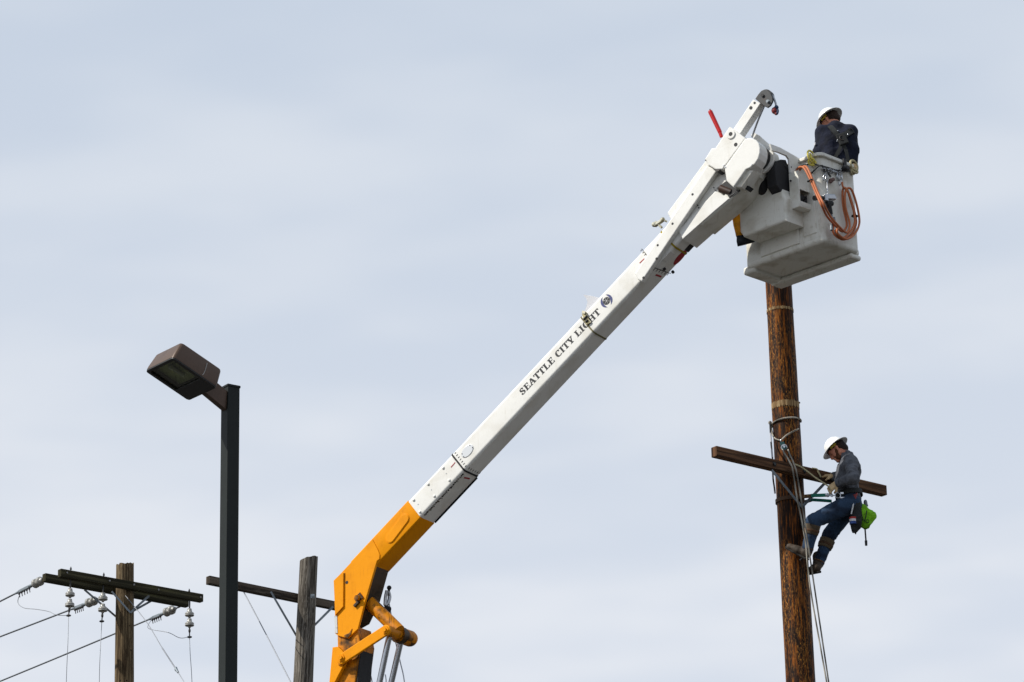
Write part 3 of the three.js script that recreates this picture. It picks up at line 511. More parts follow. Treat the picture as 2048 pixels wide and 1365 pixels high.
// strap with ratchet buckle over the lettering, and the bent plastic guide behind it
{
  const p0 = side(...z4(905, 440)), p1 = side(...z4(965, 560)), p2 = belly(...z4(980, 565)), p3 = belly(...z4(1135, 606));
  const olive = M({ color: lin(0.16, 0.14, 0.07), roughness: 0.8 });
  const t = st(z4, 940, 500);
  part(upper, 'strap', ringStrip(t - 0.008, t + 0.010, 0.006), olive);
  const bA = side(...z4(888, 350)), bB = side(...z4(935, 470));
  const bk = part(upper, 'buckle', bar(bp(bA.x, bA.y, 0.012), bp(bB.x, bB.y, 0.012), 0.02, 0.06, TOW, 0.006), M({ color: lin(0.33, 0.29, 0.16), metalness: 0.4, roughness: 0.45 }));
  const flapMat = M({ color: lin(0.5, 0.47, 0.36), metalness: 0.3, roughness: 0.5 });
  part(bk, 'lever', bar(bp(bA.x + 0.02, bA.y, 0.03), bp(bA.x - 0.01, bA.y - 0.01, 0.03), 0.012, 0.05, TOW, 0.004), flapMat);
  part(bk, 'flap', bar(bp(bB.x + 0.035, bB.y + 0.05, 0.015), bp(bB.x + 0.035, bB.y - 0.01, 0.012), 0.01, 0.018, TOW, 0.004), flapMat);
  part(bk, 'spool', [rod(bp(mix(bA.x, bB.x, 0.45) - 0.03, mix(bA.y, bB.y, 0.45), 0.026), bp(mix(bA.x, bB.x, 0.45) + 0.03, mix(bA.y, bB.y, 0.45), 0.026), 0.013), rod(bp(mix(bA.x, bB.x, 0.75) - 0.02, mix(bA.y, bB.y, 0.75), 0.026), bp(mix(bA.x, bB.x, 0.75) + 0.02, mix(bA.y, bB.y, 0.75), 0.026), 0.012)], ink);
  part(upper, 'line_guide', slab(z4, [[872, 156], [960, 168], [1050, 190], [1050, 260], [975, 330], [880, 345], [905, 290], [918, 232], [905, 196]], -0.12, -0.128, 0.002), M({ color: lin(0.72, 0.72, 0.74), roughness: 0.3, transmission: 0.35, thickness: 0 }));
  // strap near the tip
  const t2 = st(z3, 372, 845); part(upper, 'strap', ringStrip(t2 - 0.01, t2 + 0.012, 0.006), M({ color: lin(0.30, 0.22, 0.02), roughness: 0.8 }), { label: 'dull yellow strap round the boom' });
  // small hose bracket clipped on top of the boom
  const hb = side(...z3(270, 662), -0.1);
  part(upper, 'bracket', [bar(bp(hb.x - 0.07, hb.y + 0.02, -0.1), bp(hb.x + 0.05, hb.y - 0.01, -0.1), 0.05, 0.03, TOW), bar(bp(hb.x + 0.04, hb.y + 0.02, -0.1), bp(hb.x + 0.07, hb.y - 0.06, -0.1), 0.04, 0.02, TOW), rod(bp(hb.x - 0.03, hb.y + 0.05, -0.1), bp(hb.x - 0.02, hb.y - 0.07, -0.1), 0.014), ball(bp(hb.x - 0.06, hb.y + 0.03, -0.09), 0.03), ball(bp(hb.x + 0.055, hb.y - 0.01, -0.09), 0.025)], M({ map: paint([196, 194, 176], [70, 62, 40], 2, 91), roughness: 0.5 }));
}
// fairings and links toward the tip
part(upper, 'upper_fairing', slab(z3, [[340, 572], [690, 95], [725, 135], [480, 540], [400, 662], [372, 632]], 0.03, -BW, 0.01), white);
{
  const fl = part(upper, 'levelling_link_cover', slab(z3, [[42, 1128], [330, 690], [700, 140], [792, 186], [470, 660], [108, 1196], [70, 1180]], 0.075, 0.002, 0.014), white);
  for (const [x, y] of [[570, 405], [388, 672], [253, 868], [242, 990], [123, 1163]]) { const p = side(...z3(x, y), 0.075); part(fl, 'hole', rod(bp(p.x, p.y, 0.07), bp(p.x, p.y, 0.0765), 0.0145, 0.0145, 14), black); }
  const lf = part(upper, 'lower_fairing', slab(z3, [[440, 735], [600, 560], [780, 372], [905, 442], [760, 565], [480, 812]], 0.022, -BW - 0.02, 0.008), white);
  for (const [x, y] of [[618, 505], [628, 528], [778, 368], [455, 714], [765, 344]]) { const p = side(...z3(x, y), 0.022); part(lf, 'screw', rod(bp(p.x, p.y, 0.018), bp(p.x, p.y, 0.03), 0.008, 0.008, 8), darkSteel); }
  const tb = part(truck, 'tip_boom', slab(z3, [[790, 362], [960, 200], [1085, 75], [1150, 90], [1165, 140], [1135, 215], [1010, 370], [640, 685], [610, 640], [890, 425]], 0.012, -BW - 0.06, 0.03), whiteDirty);
  part(tb, 'service_slot', [slab(z3, [[1040, 350], [1065, 320], [1105, 340], [1075, 372]], 0.017, -0.05, 0.004)], black);
  
  part(tb, 'recess_shade', slab(z3, [[785, 348], [880, 280], [978, 365], [905, 436], [880, 402], [812, 368]], 0.0235, -0.08, 0.002), black);  // flat black plate painting the shade inside an open recess
  part(tb, 'rotation_drum', rod(sp(z3, 828, 352, -0.012), sp(z3, 930, 392, -0.012), 0.05, 0.05, 24), M({ map: paint([62, 44, 36], [30, 24, 22], 1.2, 12), roughness: 0.35 }));
  part(tb, 'pin', [rod(sp(z3, 925, 415, 0.03), sp(z3, 1000, 365, 0.03), 0.007), rod(sp(z3, 935, 425, 0.03), sp(z3, 1005, 372, 0.03), 0.005)], darkSteel);
}
// tip covers
const HBOX = 0.13;
{
  const cA = part(truck, 'rear_cover', slab(z1, [[150, 800], [218, 692], [258, 685], [400, 470], [452, 500], [562, 590], [345, 882], [330, 902], [262, 905], [190, 862]], HBOX, -BW + 0.05, 0.012), white);
  const cc = side(...z1(415, 552), HBOX);
  part(cA, 'boss', rod(bp(cc.x, cc.y, HBOX - 0.01), bp(cc.x, cc.y, HBOX + 0.012), 0.056, 0.052, 32), white);
  part(cA, 'hole', rod(bp(cc.x + 0.003, cc.y, HBOX + 0.005), bp(cc.x + 0.003, cc.y, HBOX + 0.0135), 0.024, 0.024, 20), black);
  const h2 = side(...z1(464, 654), HBOX); part(cA, 'hole', rod(bp(h2.x, h2.y, HBOX - 0.01), bp(h2.x, h2.y, HBOX + 0.0015), 0.023, 0.023, 16), black);
  const h3 = side(...z1(158, 813), HBOX); part(cA, 'screw', rod(bp(h3.x, h3.y, HBOX - 0.01), bp(h3.x, h3.y, HBOX + 0.004), 0.006, 0.006, 8), darkSteel);
  const pn = side(...z1(290, 905), 0.1); part(truck, 'hinge_pin', rod(bp(pn.x, pn.y, -0.1), bp(pn.x, pn.y, 0.125), 0.032, 0.032, 20), darkSteel);
  const cB = part(truck, 'front_cover', slab(z1, [[556, 594], [600, 586], [640, 592], [676, 612], [700, 645], [710, 690], [708, 738], [692, 795], [655, 850], [605, 888], [566, 905], [440, 1085], [370, 1022], [349, 884]], HBOX + 0.008, -0.06, 0.012), white);
  for (const [x, y] of [[343, 866], [361, 884], [628, 856]]) { const p = side(...z1(x, y), HBOX); part(cB, 'screw', rod(bp(p.x, p.y, HBOX), bp(p.x, p.y, HBOX + 0.014), 0.009, 0.009, 8), steel); }
  const dc = side(...z1(590, 725), HBOX);
  part(truck, 'winch_drum', rod(bp(dc.x, dc.y, -0.05), bp(dc.x, dc.y, -0.13), 0.15, 0.15, 40), black);
  part(truck, 'winch_flange', rod(bp(dc.x, dc.y, -0.13), bp(dc.x, dc.y, -0.17), 0.185, 0.185, 40), white);
  const gh = new THREE.CylinderGeometry(0.165, 0.165, 0.2, 8); gh.rotateX(Math.PI / 2); gh.translate(dc.x, dc.y, -0.27); gh.applyMatrix4(MB);
  part(truck, 'gear_housing', toCreasedNormals(gh, 0.3), whiteDirty);
  part(truck, 'winch_shield', slab(z1, [[615, 560], [640, 528], [700, 560], [790, 640], [800, 690], [740, 690], [650, 600]], -0.14, -0.17, 0.006), white);
  // lower extension of the front cover
  part(cB, 'skirt', slab(z1, [[565, 905], [640, 915], [520, 1085], [445, 1080]], HBOX - 0.03, -0.09, 0.01), whiteDirty);
}
// material-handling jib with sheave and hook
{
  const jb = part(truck, 'jib', slab(z1, [[425, 515], [640, 195], [715, 235], [495, 565]], 0.075, -0.045, 0.008), white);
  for (const [x, y, r] of [[655, 232, 0.014], [617, 282, 0.02], [735, 158, 0.02]]) { const p = side(...z1(x, y), 0.075); if (r > 0.0) part(jb, 'hole', rod(bp(p.x, p.y, 0.06), bp(p.x, p.y, 0.0785), r, r, 14), black); }
  const sv = part(jb, 'sheave_housing', slab(z1, [[660, 190], [690, 145], [722, 108], [752, 95], [785, 100], [812, 125], [836, 175], [838, 215], [815, 258], [785, 280], [748, 262]], 0.085, 0.06, 0.006), darkSteel);
  part(jb, 'sheave_housing', slab(z1, [[660, 190], [690, 145], [722, 108], [752, 95], [785, 100], [812, 125], [836, 175], [838, 215], [815, 258], [785, 280], [748, 262]], -0.01, -0.035, 0.006), darkSteel);
  const sc = side(...z1(772, 175), 0.03); part(jb, 'sheave', rod(bp(sc.x, sc.y, 0.058), bp(sc.x, sc.y, -0.01), 0.085, 0.085, 28), black);
  const nt = side(...z1(790, 218), 0.085); part(sv, 'nut', [rod(bp(nt.x, nt.y, 0.08), bp(nt.x, nt.y, 0.105), 0.018, 0.018, 6), rod(bp(nt.x, nt.y, 0.08), bp(nt.x, nt.y, 0.088), 0.022, 0.022, 20)], galv);
  const n2 = side(...z1(737, 158), 0.085); part(sv, 'bolt', rod(bp(n2.x, n2.y, 0.08), bp(n2.x, n2.y, 0.1), 0.02, 0.02, 6), black);
  part(truck, 'winch_line', tube([sp(z1, 750, 270, 0.03), sp(z1, 690, 410, 0.0), sp(z1, 628, 582, -0.05)], 0.011, 8, 8), steel);
  const k = (x, y) => sp(z1, x, y, 0.025);
  part(jb, 'hook_line', tube([k(826, 140), k(850, 185), k(868, 235), k(875, 275)], 0.012, 8, 6), steel);
  part(jb, 'snap_hook', [ball(k(876, 278), 0.026), tube([k(878, 285), k(890, 310), k(882, 342), k(862, 340), k(852, 318)], 0.013, 8, 6)], M({ color: lin(0.03, 0.05, 0.10), roughness: 0.4, metalness: 0.4 }));
  part(jb, 'hook_weight', [ball(k(855, 310), 0.034, 1, 1.2, 1), ball(k(872, 342), 0.018)], M({ color: lin(0.22, 0.03, 0.03), roughness: 0.5 }));
  part(truck, 'red_handle', [rod(sp(z1, 320, 575, -0.1), sp(z1, 300, 520, -0.1), 0.021), rod(sp(z1, 305, 530, -0.1), sp(z1, 208, 325, -0.1), 0.024, 0.027), ball(sp(z1, 208, 325, -0.1), 0.027)], redPaint);
  part(truck, 'handle_stub', rod(sp(z1, 208, 325, -0.1), sp(z1, 203, 296, -0.1), 0.008), darkSteel);
}
// yellow elbow
{
  const el = part(truck, 'elbow', toCreasedNormals(boomSection(-1.0, 0.012, 0.003, 0.016), 0.5), yellow);
  const hp = [[520, 250], [632, 132]];
  const stad = (zz, p, q, r, f, bk, mat, name, par, bev = 0.004) => { const a = side(...zz(...p), f), b = side(...zz(...q), f), d = Math.atan2(b.y - a.y, b.x - a.x); const s = new THREE.Shape(); s.absarc(b.x, b.y, r, d - Math.PI / 2, d + Math.PI / 2); s.absarc(a.x, a.y, r, d + Math.PI / 2, d + Math.PI * 1.5); const bv = Math.min(bev, (f - bk) / 2.2); const g = new THREE.ExtrudeGeometry(s, { depth: f - bk - 2 * bv, bevelEnabled: true, bevelSize: bv, bevelThickness: bv, bevelOffset: -bv, bevelSegments: 2, curveSegments: 16 }); g.translate(0, 0, bk + bv); g.applyMatrix4(MB); return part(par, name, g, mat); };
  const hc = stad(z6, [525, 285], [630, 145], 0.068, 0.010, -0.002, yellow, 'hatch_rim', el); stad(z6, [525, 285], [630, 145], 0.056, 0.016, 0.004, yellow, 'hatch', el);
  const plate = [[620, 80], [560, 200], [455, 330], [440, 380], [452, 430], [425, 455], [330, 780], [282, 968], [205, 1038], [132, 1018], [110, 1000], [110, 868], [104, 605], [168, 545], [190, 540]];
  const np = part(truck, 'elbow_plate', slab(z6, [[391, 297], [430, 372], [446, 412], [443, 445], [425, 458], [330, 780], [282, 968], [205, 1038], [132, 1018], [110, 1000], [110, 868], [104, 605], [160, 545], [176, 528]], 0.014, -0.02, 0.004), yellow);
  part(truck, 'elbow_plate', slab(z6, [[391, 297], [430, 372], [446, 412], [443, 445], [455, 462], [402, 650], [375, 760], [300, 960], [205, 1038], [132, 1018], [110, 1000], [110, 868], [104, 605], [160, 545], [176, 528]], -BW + 0.02, -BW - 0.012, 0.004), yellow);
  part(truck, 'elbow_web', slab(z6, [[300, 470], [430, 460], [352, 740], [275, 900], [130, 980], [120, 870], [115, 610], [175, 560]], -0.021, -BW + 0.021, 0.004), greaseShade);  // shade between the plates is put into this dark greasy colour
  part(np, 'cover_plate', slab(z6, [[100, 606], [160, 546], [174, 548], [172, 800], [112, 866]], 0.034, 0.016, 0.004), yellow);
  part(np, 'cover_edge', slab(z6, [[164, 546], [184, 548], [182, 625], [170, 668]], 0.022, 0.0, 0.003), yellowGrease);
  const nm = part(np, 'data_plate', slab(z6, [[106, 870], [126, 868], [130, 1000], [112, 1000]], 0.02, 0.012, 0.002), M({ map: paint([196, 198, 196], [110, 112, 112], 1.6, 95), roughness: 0.5 }));
  const bt = side(...z6(290, 740), 0.014);
  part(np, 'pin_block', [boxF(MB, bt.x - 0.05, bt.x + 0.06, bt.y - 0.045, bt.y + 0.045, 0.01, 0.03, 0.006), rod(bp(bt.x, bt.y, 0.02), bp(bt.x, bt.y, 0.07), 0.032, 0.032, 6)], yellowGrease);
  part(np, 'pin_keeper', boxF(MB, bt.x - 0.10, bt.x - 0.01, bt.y - 0.055, bt.y - 0.02, 0.012, 0.04, 0.005), greaseShade);
  const hl = side(...z6(200, 620), 0.014); part(np, 'hole', rod(bp(hl.x, hl.y, 0.0), bp(hl.x, hl.y, 0.0155), 0.02, 0.02, 14), black);
  part(np, 'grease_streak', slab(z6, [[175, 1015], [215, 1000], [238, 965], [228, 1010], [205, 1035], [180, 1028]], 0.022, 0.012, 0.003), yellowGrease);
  // elbow hinge, crank tube, trunnion, links and cylinder rods
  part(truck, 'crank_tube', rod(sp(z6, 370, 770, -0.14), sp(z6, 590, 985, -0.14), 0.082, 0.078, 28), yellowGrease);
  const tc = side(...z6(488, 976), 0.06);
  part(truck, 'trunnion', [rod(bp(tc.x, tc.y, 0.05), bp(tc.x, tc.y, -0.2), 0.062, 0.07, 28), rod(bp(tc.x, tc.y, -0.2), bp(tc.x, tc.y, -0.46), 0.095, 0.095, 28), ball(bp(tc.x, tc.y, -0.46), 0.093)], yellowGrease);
  part(truck, 'trunnion_collar', rod(bp(tc.x, tc.y, -0.2), bp(tc.x, tc.y, -0.29), 0.1, 0.1, 28), greaseShade);
  const lk = stad(z6, [158, 1192], [488, 976], 0.062, 0.088, 0.05, yellow, 'link_arm', truck, 0.008);
  stad(z6, [158, 1192], [488, 976], 0.062, -0.36, -0.40, yellow, 'link_arm', truck, 0.008);
  for (const [x, y] of [[158, 1185], [488, 976]]) { const p = side(...z6(x, y), 0.088); part(lk, 'pin', [rod(bp(p.x, p.y, 0.08), bp(p.x, p.y, 0.1), 0.05, 0.05, 6), rod(bp(p.x, p.y, 0.09), bp(p.x, p.y, 0.12), 0.026, 0.026, 18)], yellow); }
  part(lk, 'pin_lug', slab(z6, [[130, 1165], [185, 1150], [190, 1215], [165, 1245], [135, 1240]], 0.062, 0.03, 0.008), yellowGrease);
  for (const [x0, y0, x1, y1, o] of [[512, 1050, 446, 1365, -0.06], [600, 1080, 535, 1365, -0.3]]) {
    const a = sp(z6, x0, y0, o), b = sp(z6, x1, y1, o), d = b.clone().sub(a);
    part(truck, 'cylinder_rod', rod(a.clone().addScaledVector(d, -0.15), a.clone().addScaledVector(d, 2.2), 0.036, 0.036, 20), chrome);
    part(truck, 'cylinder_barrel', rod(a.clone().addScaledVector(d, 2.1), a.clone().addScaledVector(d, 5.6), 0.06, 0.06, 20), black);
  }
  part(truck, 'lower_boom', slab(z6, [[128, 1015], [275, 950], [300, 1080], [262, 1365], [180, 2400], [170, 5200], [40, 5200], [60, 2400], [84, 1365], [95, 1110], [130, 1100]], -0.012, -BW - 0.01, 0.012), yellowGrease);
  part(truck, 'lower_boom_plate', slab(z6, [[92, 1105], [132, 1100], [165, 1132], [187, 1172], [182, 1225], [110, 1365], [70, 1440], [68, 1365], [76, 1280]], 0.045, -0.011, 0.005), yellow);
  part(truck, 'lower_boom_plate', slab(z6, [[92, 1105], [132, 1100], [165, 1132], [187, 1172], [182, 1225], [110, 1365], [70, 1440], [68, 1365], [76, 1280]], -BW - 0.011, -BW - 0.06, 0.005), yellow);
  part(truck, 'underside_shade', slab(z6, [[262, 1010], [304, 1075], [285, 1365], [205, 2400], [195, 4000], [160, 4000], [170, 2400], [240, 1365], [255, 1080]], -0.03, -BW + 0.01, 0.01), rubber);  // black slab added to darken the lower boom's shaded underside
  // bits behind the elbow: fittings and hoses
  part(truck, 'hydraulic_fitting', [ball(sp(z6, 517, 660, -0.3), 0.028), rod(sp(z6, 517, 660, -0.3), sp(z6, 512, 700, -0.3), 0.015), rod(sp(z6, 490, 820, -0.3), sp(z6, 512, 830, -0.3), 0.05)], black);
  part(truck, 'hydraulic_hose', [tube([sp(z6, 512, 690, -0.3), sp(z6, 520, 730, -0.32), sp(z6, 508, 775, -0.3), sp(z6, 488, 800, -0.28)], 0.022, 8, 8), tube([sp(z6, 500, 680, -0.25), sp(z6, 490, 730, -0.25), sp(z6, 486, 790, -0.25)], 0.02, 8, 8)], steel);
  part(truck, 'control_cable', [tube([sp(z6, 516, 770, -0.36), sp(z6, 535, 880, -0.36), sp(z6, 560, 1040, -0.38), sp(z6, 600, 1215, -0.4), sp(z6, 632, 1370, -0.4), sp(z6, 660, 1700, -0.4)], 0.008, 6, 8), tube([sp(z6, 370, 1290, -0.33), sp(z6, 390, 1370, -0.33), sp(z6, 430, 1700, -0.33)], 0.007, 6, 8), tube([sp(z6, 488, 1310, -0.33), sp(z6, 495, 1370, -0.33), sp(z6, 510, 1700, -0.33)], 0.007, 6, 8)], steel);
}

// ---------------------------------------------------------------- the bucket
const BYAW = 0.7978, PX = V(-Math.cos(BYAW), 0, -Math.sin(BYAW)), QX = V(Math.sin(BYAW), 0, -Math.cos(BYAW));
const BN = at(1649.7, 481, 31.3);                      // near bottom corner: p runs left and away, q right and away
const MQ = frameM(PX, V(0, 1, 0), PX.clone().cross(V(0, 1, 0)), BN);
const QS = Math.sign(PX.clone().cross(V(0, 1, 0)).dot(QX));
const bq = (p, q, y) => BN.clone().addScaledVector(PX, p).addScaledVector(QX, q).add(V(0, y, 0));
const bbox = (p0, p1, q0, q1, y0, y1, r = 0.02) => boxF(MQ, p0, p1, y0, y1, QS > 0 ? q0 : -q1, QS > 0 ? q1 : -q0, r);
const LP = 1.2, LQ = 0.63, HB = 1.07;
// a wall ring or solid block of rounded plan, standing up from y0 to y1
function tub(p0, p1, q0, q1, y0, y1, r, wall, bev = 0.008) {
  const s = rrect(new THREE.Shape(), p0, p1, q0, q1, r); if (wall) s.holes.push(rrect(new THREE.Path(), p0 + wall, p1 - wall, q0 + wall, q1 - wall, Math.max(0.01, r - wall)));
  const g = new THREE.ExtrudeGeometry(s, { depth: y1 - y0 - 2 * bev, bevelEnabled: true, bevelSize: bev, bevelThickness: bev, bevelOffset: -bev, bevelSegments: 4, curveSegments: 8 });
  g.translate(0, 0, y0 + bev);
  return xform(g, new THREE.Matrix4().makeBasis(PX, QX, V(0, 1, 0)).setPosition(BN));
}
const bucket = part(truck, 'bucket', tub(0, LP, 0, LQ, 0.06, HB - 0.02, 0.075, 0.02), whiteDirty);
part(bucket, 'floor', tub(0.0, LP, 0.0, LQ, -0.005, 0.1, 0.075, 0, 0.045), whiteDirty);
part(bucket, 'rim', tub(-0.035, LP + 0.035, -0.035, LQ + 0.035, HB - 0.045, HB, 0.09, 0.052, 0.012), whiteDirty);
part(bucket, 'lower_skirt', [bbox(0.06, LP - 0.05, LQ - 0.12, LQ + 0.06, 0.0, 0.085, 0.03), bbox(0.03, LP + 0.05, LQ - 0.14, LQ + 0.05, -0.07, -0.006, 0.03), bbox(LP - 0.12, LP + 0.06, 0.03, LQ + 0.03, -0.05, 0.045, 0.03)], whiteDirty);
part(bucket, 'step_panel', bbox(0.36, 0.94, -0.018, 0.012, 0.07, 0.32, 0.012), whiteDirty);
part(bucket, 'corner_rib', bbox(0.1, 0.3, -0.012, 0.02, 0.12, 0.95, 0.02), whiteDirty);
const pod = part(truck, 'platform_support', (() => {
  // box under the boom tip with one upper corner cut away
  const s = new THREE.Shape([[0.28, 0.24], [0.93, 0.24], [0.98, 0.32], [0.98, 0.7], [0.42, 0.76], [0.36, 0.72], [0.28, 0.52]].map(q => new THREE.Vector2(...q)));
  const g = new THREE.ExtrudeGeometry(s, { depth: 0.31 - 0.06, bevelEnabled: true, bevelSize: 0.03, bevelThickness: 0.03, bevelOffset: -0.03, bevelSegments: 4 });
  g.translate(0, 0, 0.03);
  return xform(g, new THREE.Matrix4().makeBasis(PX, V(0, 1, 0), QX.clone().negate()).setPosition(BN));
})(), whiteDirty);
{
  const R = 0.2;
  // control box with an open side
  const cb = part(truck, 'control_box', [bbox(0.16, 0.30, -0.2, -0.185, 0.41, 0.85, 0.005), bbox(0.285, 0.30, -0.186, 0.0, 0.41, 0.85, 0.005), bbox(0.16, 0.286, -0.186, 0.0, 0.41, 0.43, 0.005), bbox(0.16, 0.286, -0.186, 0.0, 0.84, 0.85, 0.004), bbox(0.16, 0.172, -0.186, 0.0, 0.62, 0.841, 0.004), bbox(0.16, 0.172, -0.186, 0.0, 0.429, 0.48, 0.004)], whiteDirty);
  part(cb, 'control_valve', [bbox(0.19, 0.27, -0.15, -0.03, 0.47, 0.58, 0.01), rod(bq(0.2, -0.1, 0.5), bq(0.14, -0.1, 0.55), 0.01)], black);
  part(cb, 'bolt', rod(bq(0.27, -0.19, 0.75), bq(0.27, -0.212, 0.75), 0.012, 0.012, 8), darkSteel);
  // mounting plate from the tip over to the rim
  const pl = (x, y) => { const w = onPlane(...z1(x, y), bq(0.305, 0, 0), PX).sub(BN); return new THREE.Vector2(w.dot(QX), w.y); };
  const sh = new THREE.Shape([[800, 652], [900, 690], [1078, 790], [1084, 848], [1128, 858], [1122, 905], [1062, 942], [1003, 942], [988, 805], [965, 772], [885, 738], [820, 720]].map(q => pl(...q)));
  const pg = new THREE.ExtrudeGeometry(sh, { depth: 0.02, bevelEnabled: true, bevelSize: 0.003, bevelThickness: 0.003, bevelOffset: -0.003, bevelSegments: 2 });
  pg.applyMatrix4(new THREE.Matrix4().makeBasis(QX, V(0, 1, 0), QX.clone().cross(V(0, 1, 0))).setPosition(bq(0.305, 0, 0)));
  const mpz = part(truck, 'mounting_plate', pg, white);
  part(mpz, 'bolt', rod(bq(0.30, 0, 0).addScaledVector(QX, pl(1010, 888).x).add(V(0, pl(1010, 888).y, 0)), bq(0.28, 0, 0).addScaledVector(QX, pl(1010, 888).x).add(V(0, pl(1010, 888).y, 0)), 0.01, 0.01, 8), darkSteel);
  // black rotator between tip and support
  const bl = (x, y, p) => onPlane(...z1(x, y), bq(p, 0, 0), PX);
  part(truck, 'rotator', [rod(bl(850, 950, 0.6), bl(930, 1000, 0.4), 0.17, 0.15, 36), rod(bl(800, 900, 0.62), bl(930, 980, 0.45), 0.13, 0.16, 32)], rubber);
  const rb = (x, y) => { const w = onPlane(...z1(x, y), bq(0.33, 0, 0), PX).sub(BN); return new THREE.Vector2(w.dot(QX), w.y); };
  const bs = new THREE.Shape([[868, 822], [925, 802], [972, 806], [990, 850], [1012, 950], [1020, 1160], [960, 1150], [920, 1125], [880, 1060], [860, 900]].map(q => rb(...q)));
  const bg = new THREE.ExtrudeGeometry(bs, { depth: 0.12, bevelEnabled: true, bevelSize: 0.01, bevelThickness: 0.01, bevelOffset: -0.01, bevelSegments: 2 });
  bg.applyMatrix4(new THREE.Matrix4().makeBasis(QX, V(0, 1, 0), QX.clone().cross(V(0, 1, 0))).setPosition(bq(0.46, 0, 0))); 
  part(truck, 'rotator_bracket', bg, rubber);
  part(truck, 'tip_shaft', rod(sp(z1, 590, 790, -0.1), bq(0.6, -0.15, 0.62), 0.1, 0.1, 28), black);
  // rim bracket
  part(bucket, 'rim_clip', [bbox(0.29, 0.40, -0.062, -0.037, HB - 0.16, HB + 0.02, 0.006), bbox(0.29, 0.40, -0.06, 0.04, HB + 0.002, HB + 0.02, 0.005)], white);
  part(bucket, 'strap_clip', [bbox(-0.06, -0.036, 0.36, 0.41, HB - 0.13, HB + 0.01, 0.006), ball(bq(-0.065, 0.36, HB - 0.12), 0.04), ball(bq(-0.065, 0.40, HB - 0.11), 0.03)], black);
}
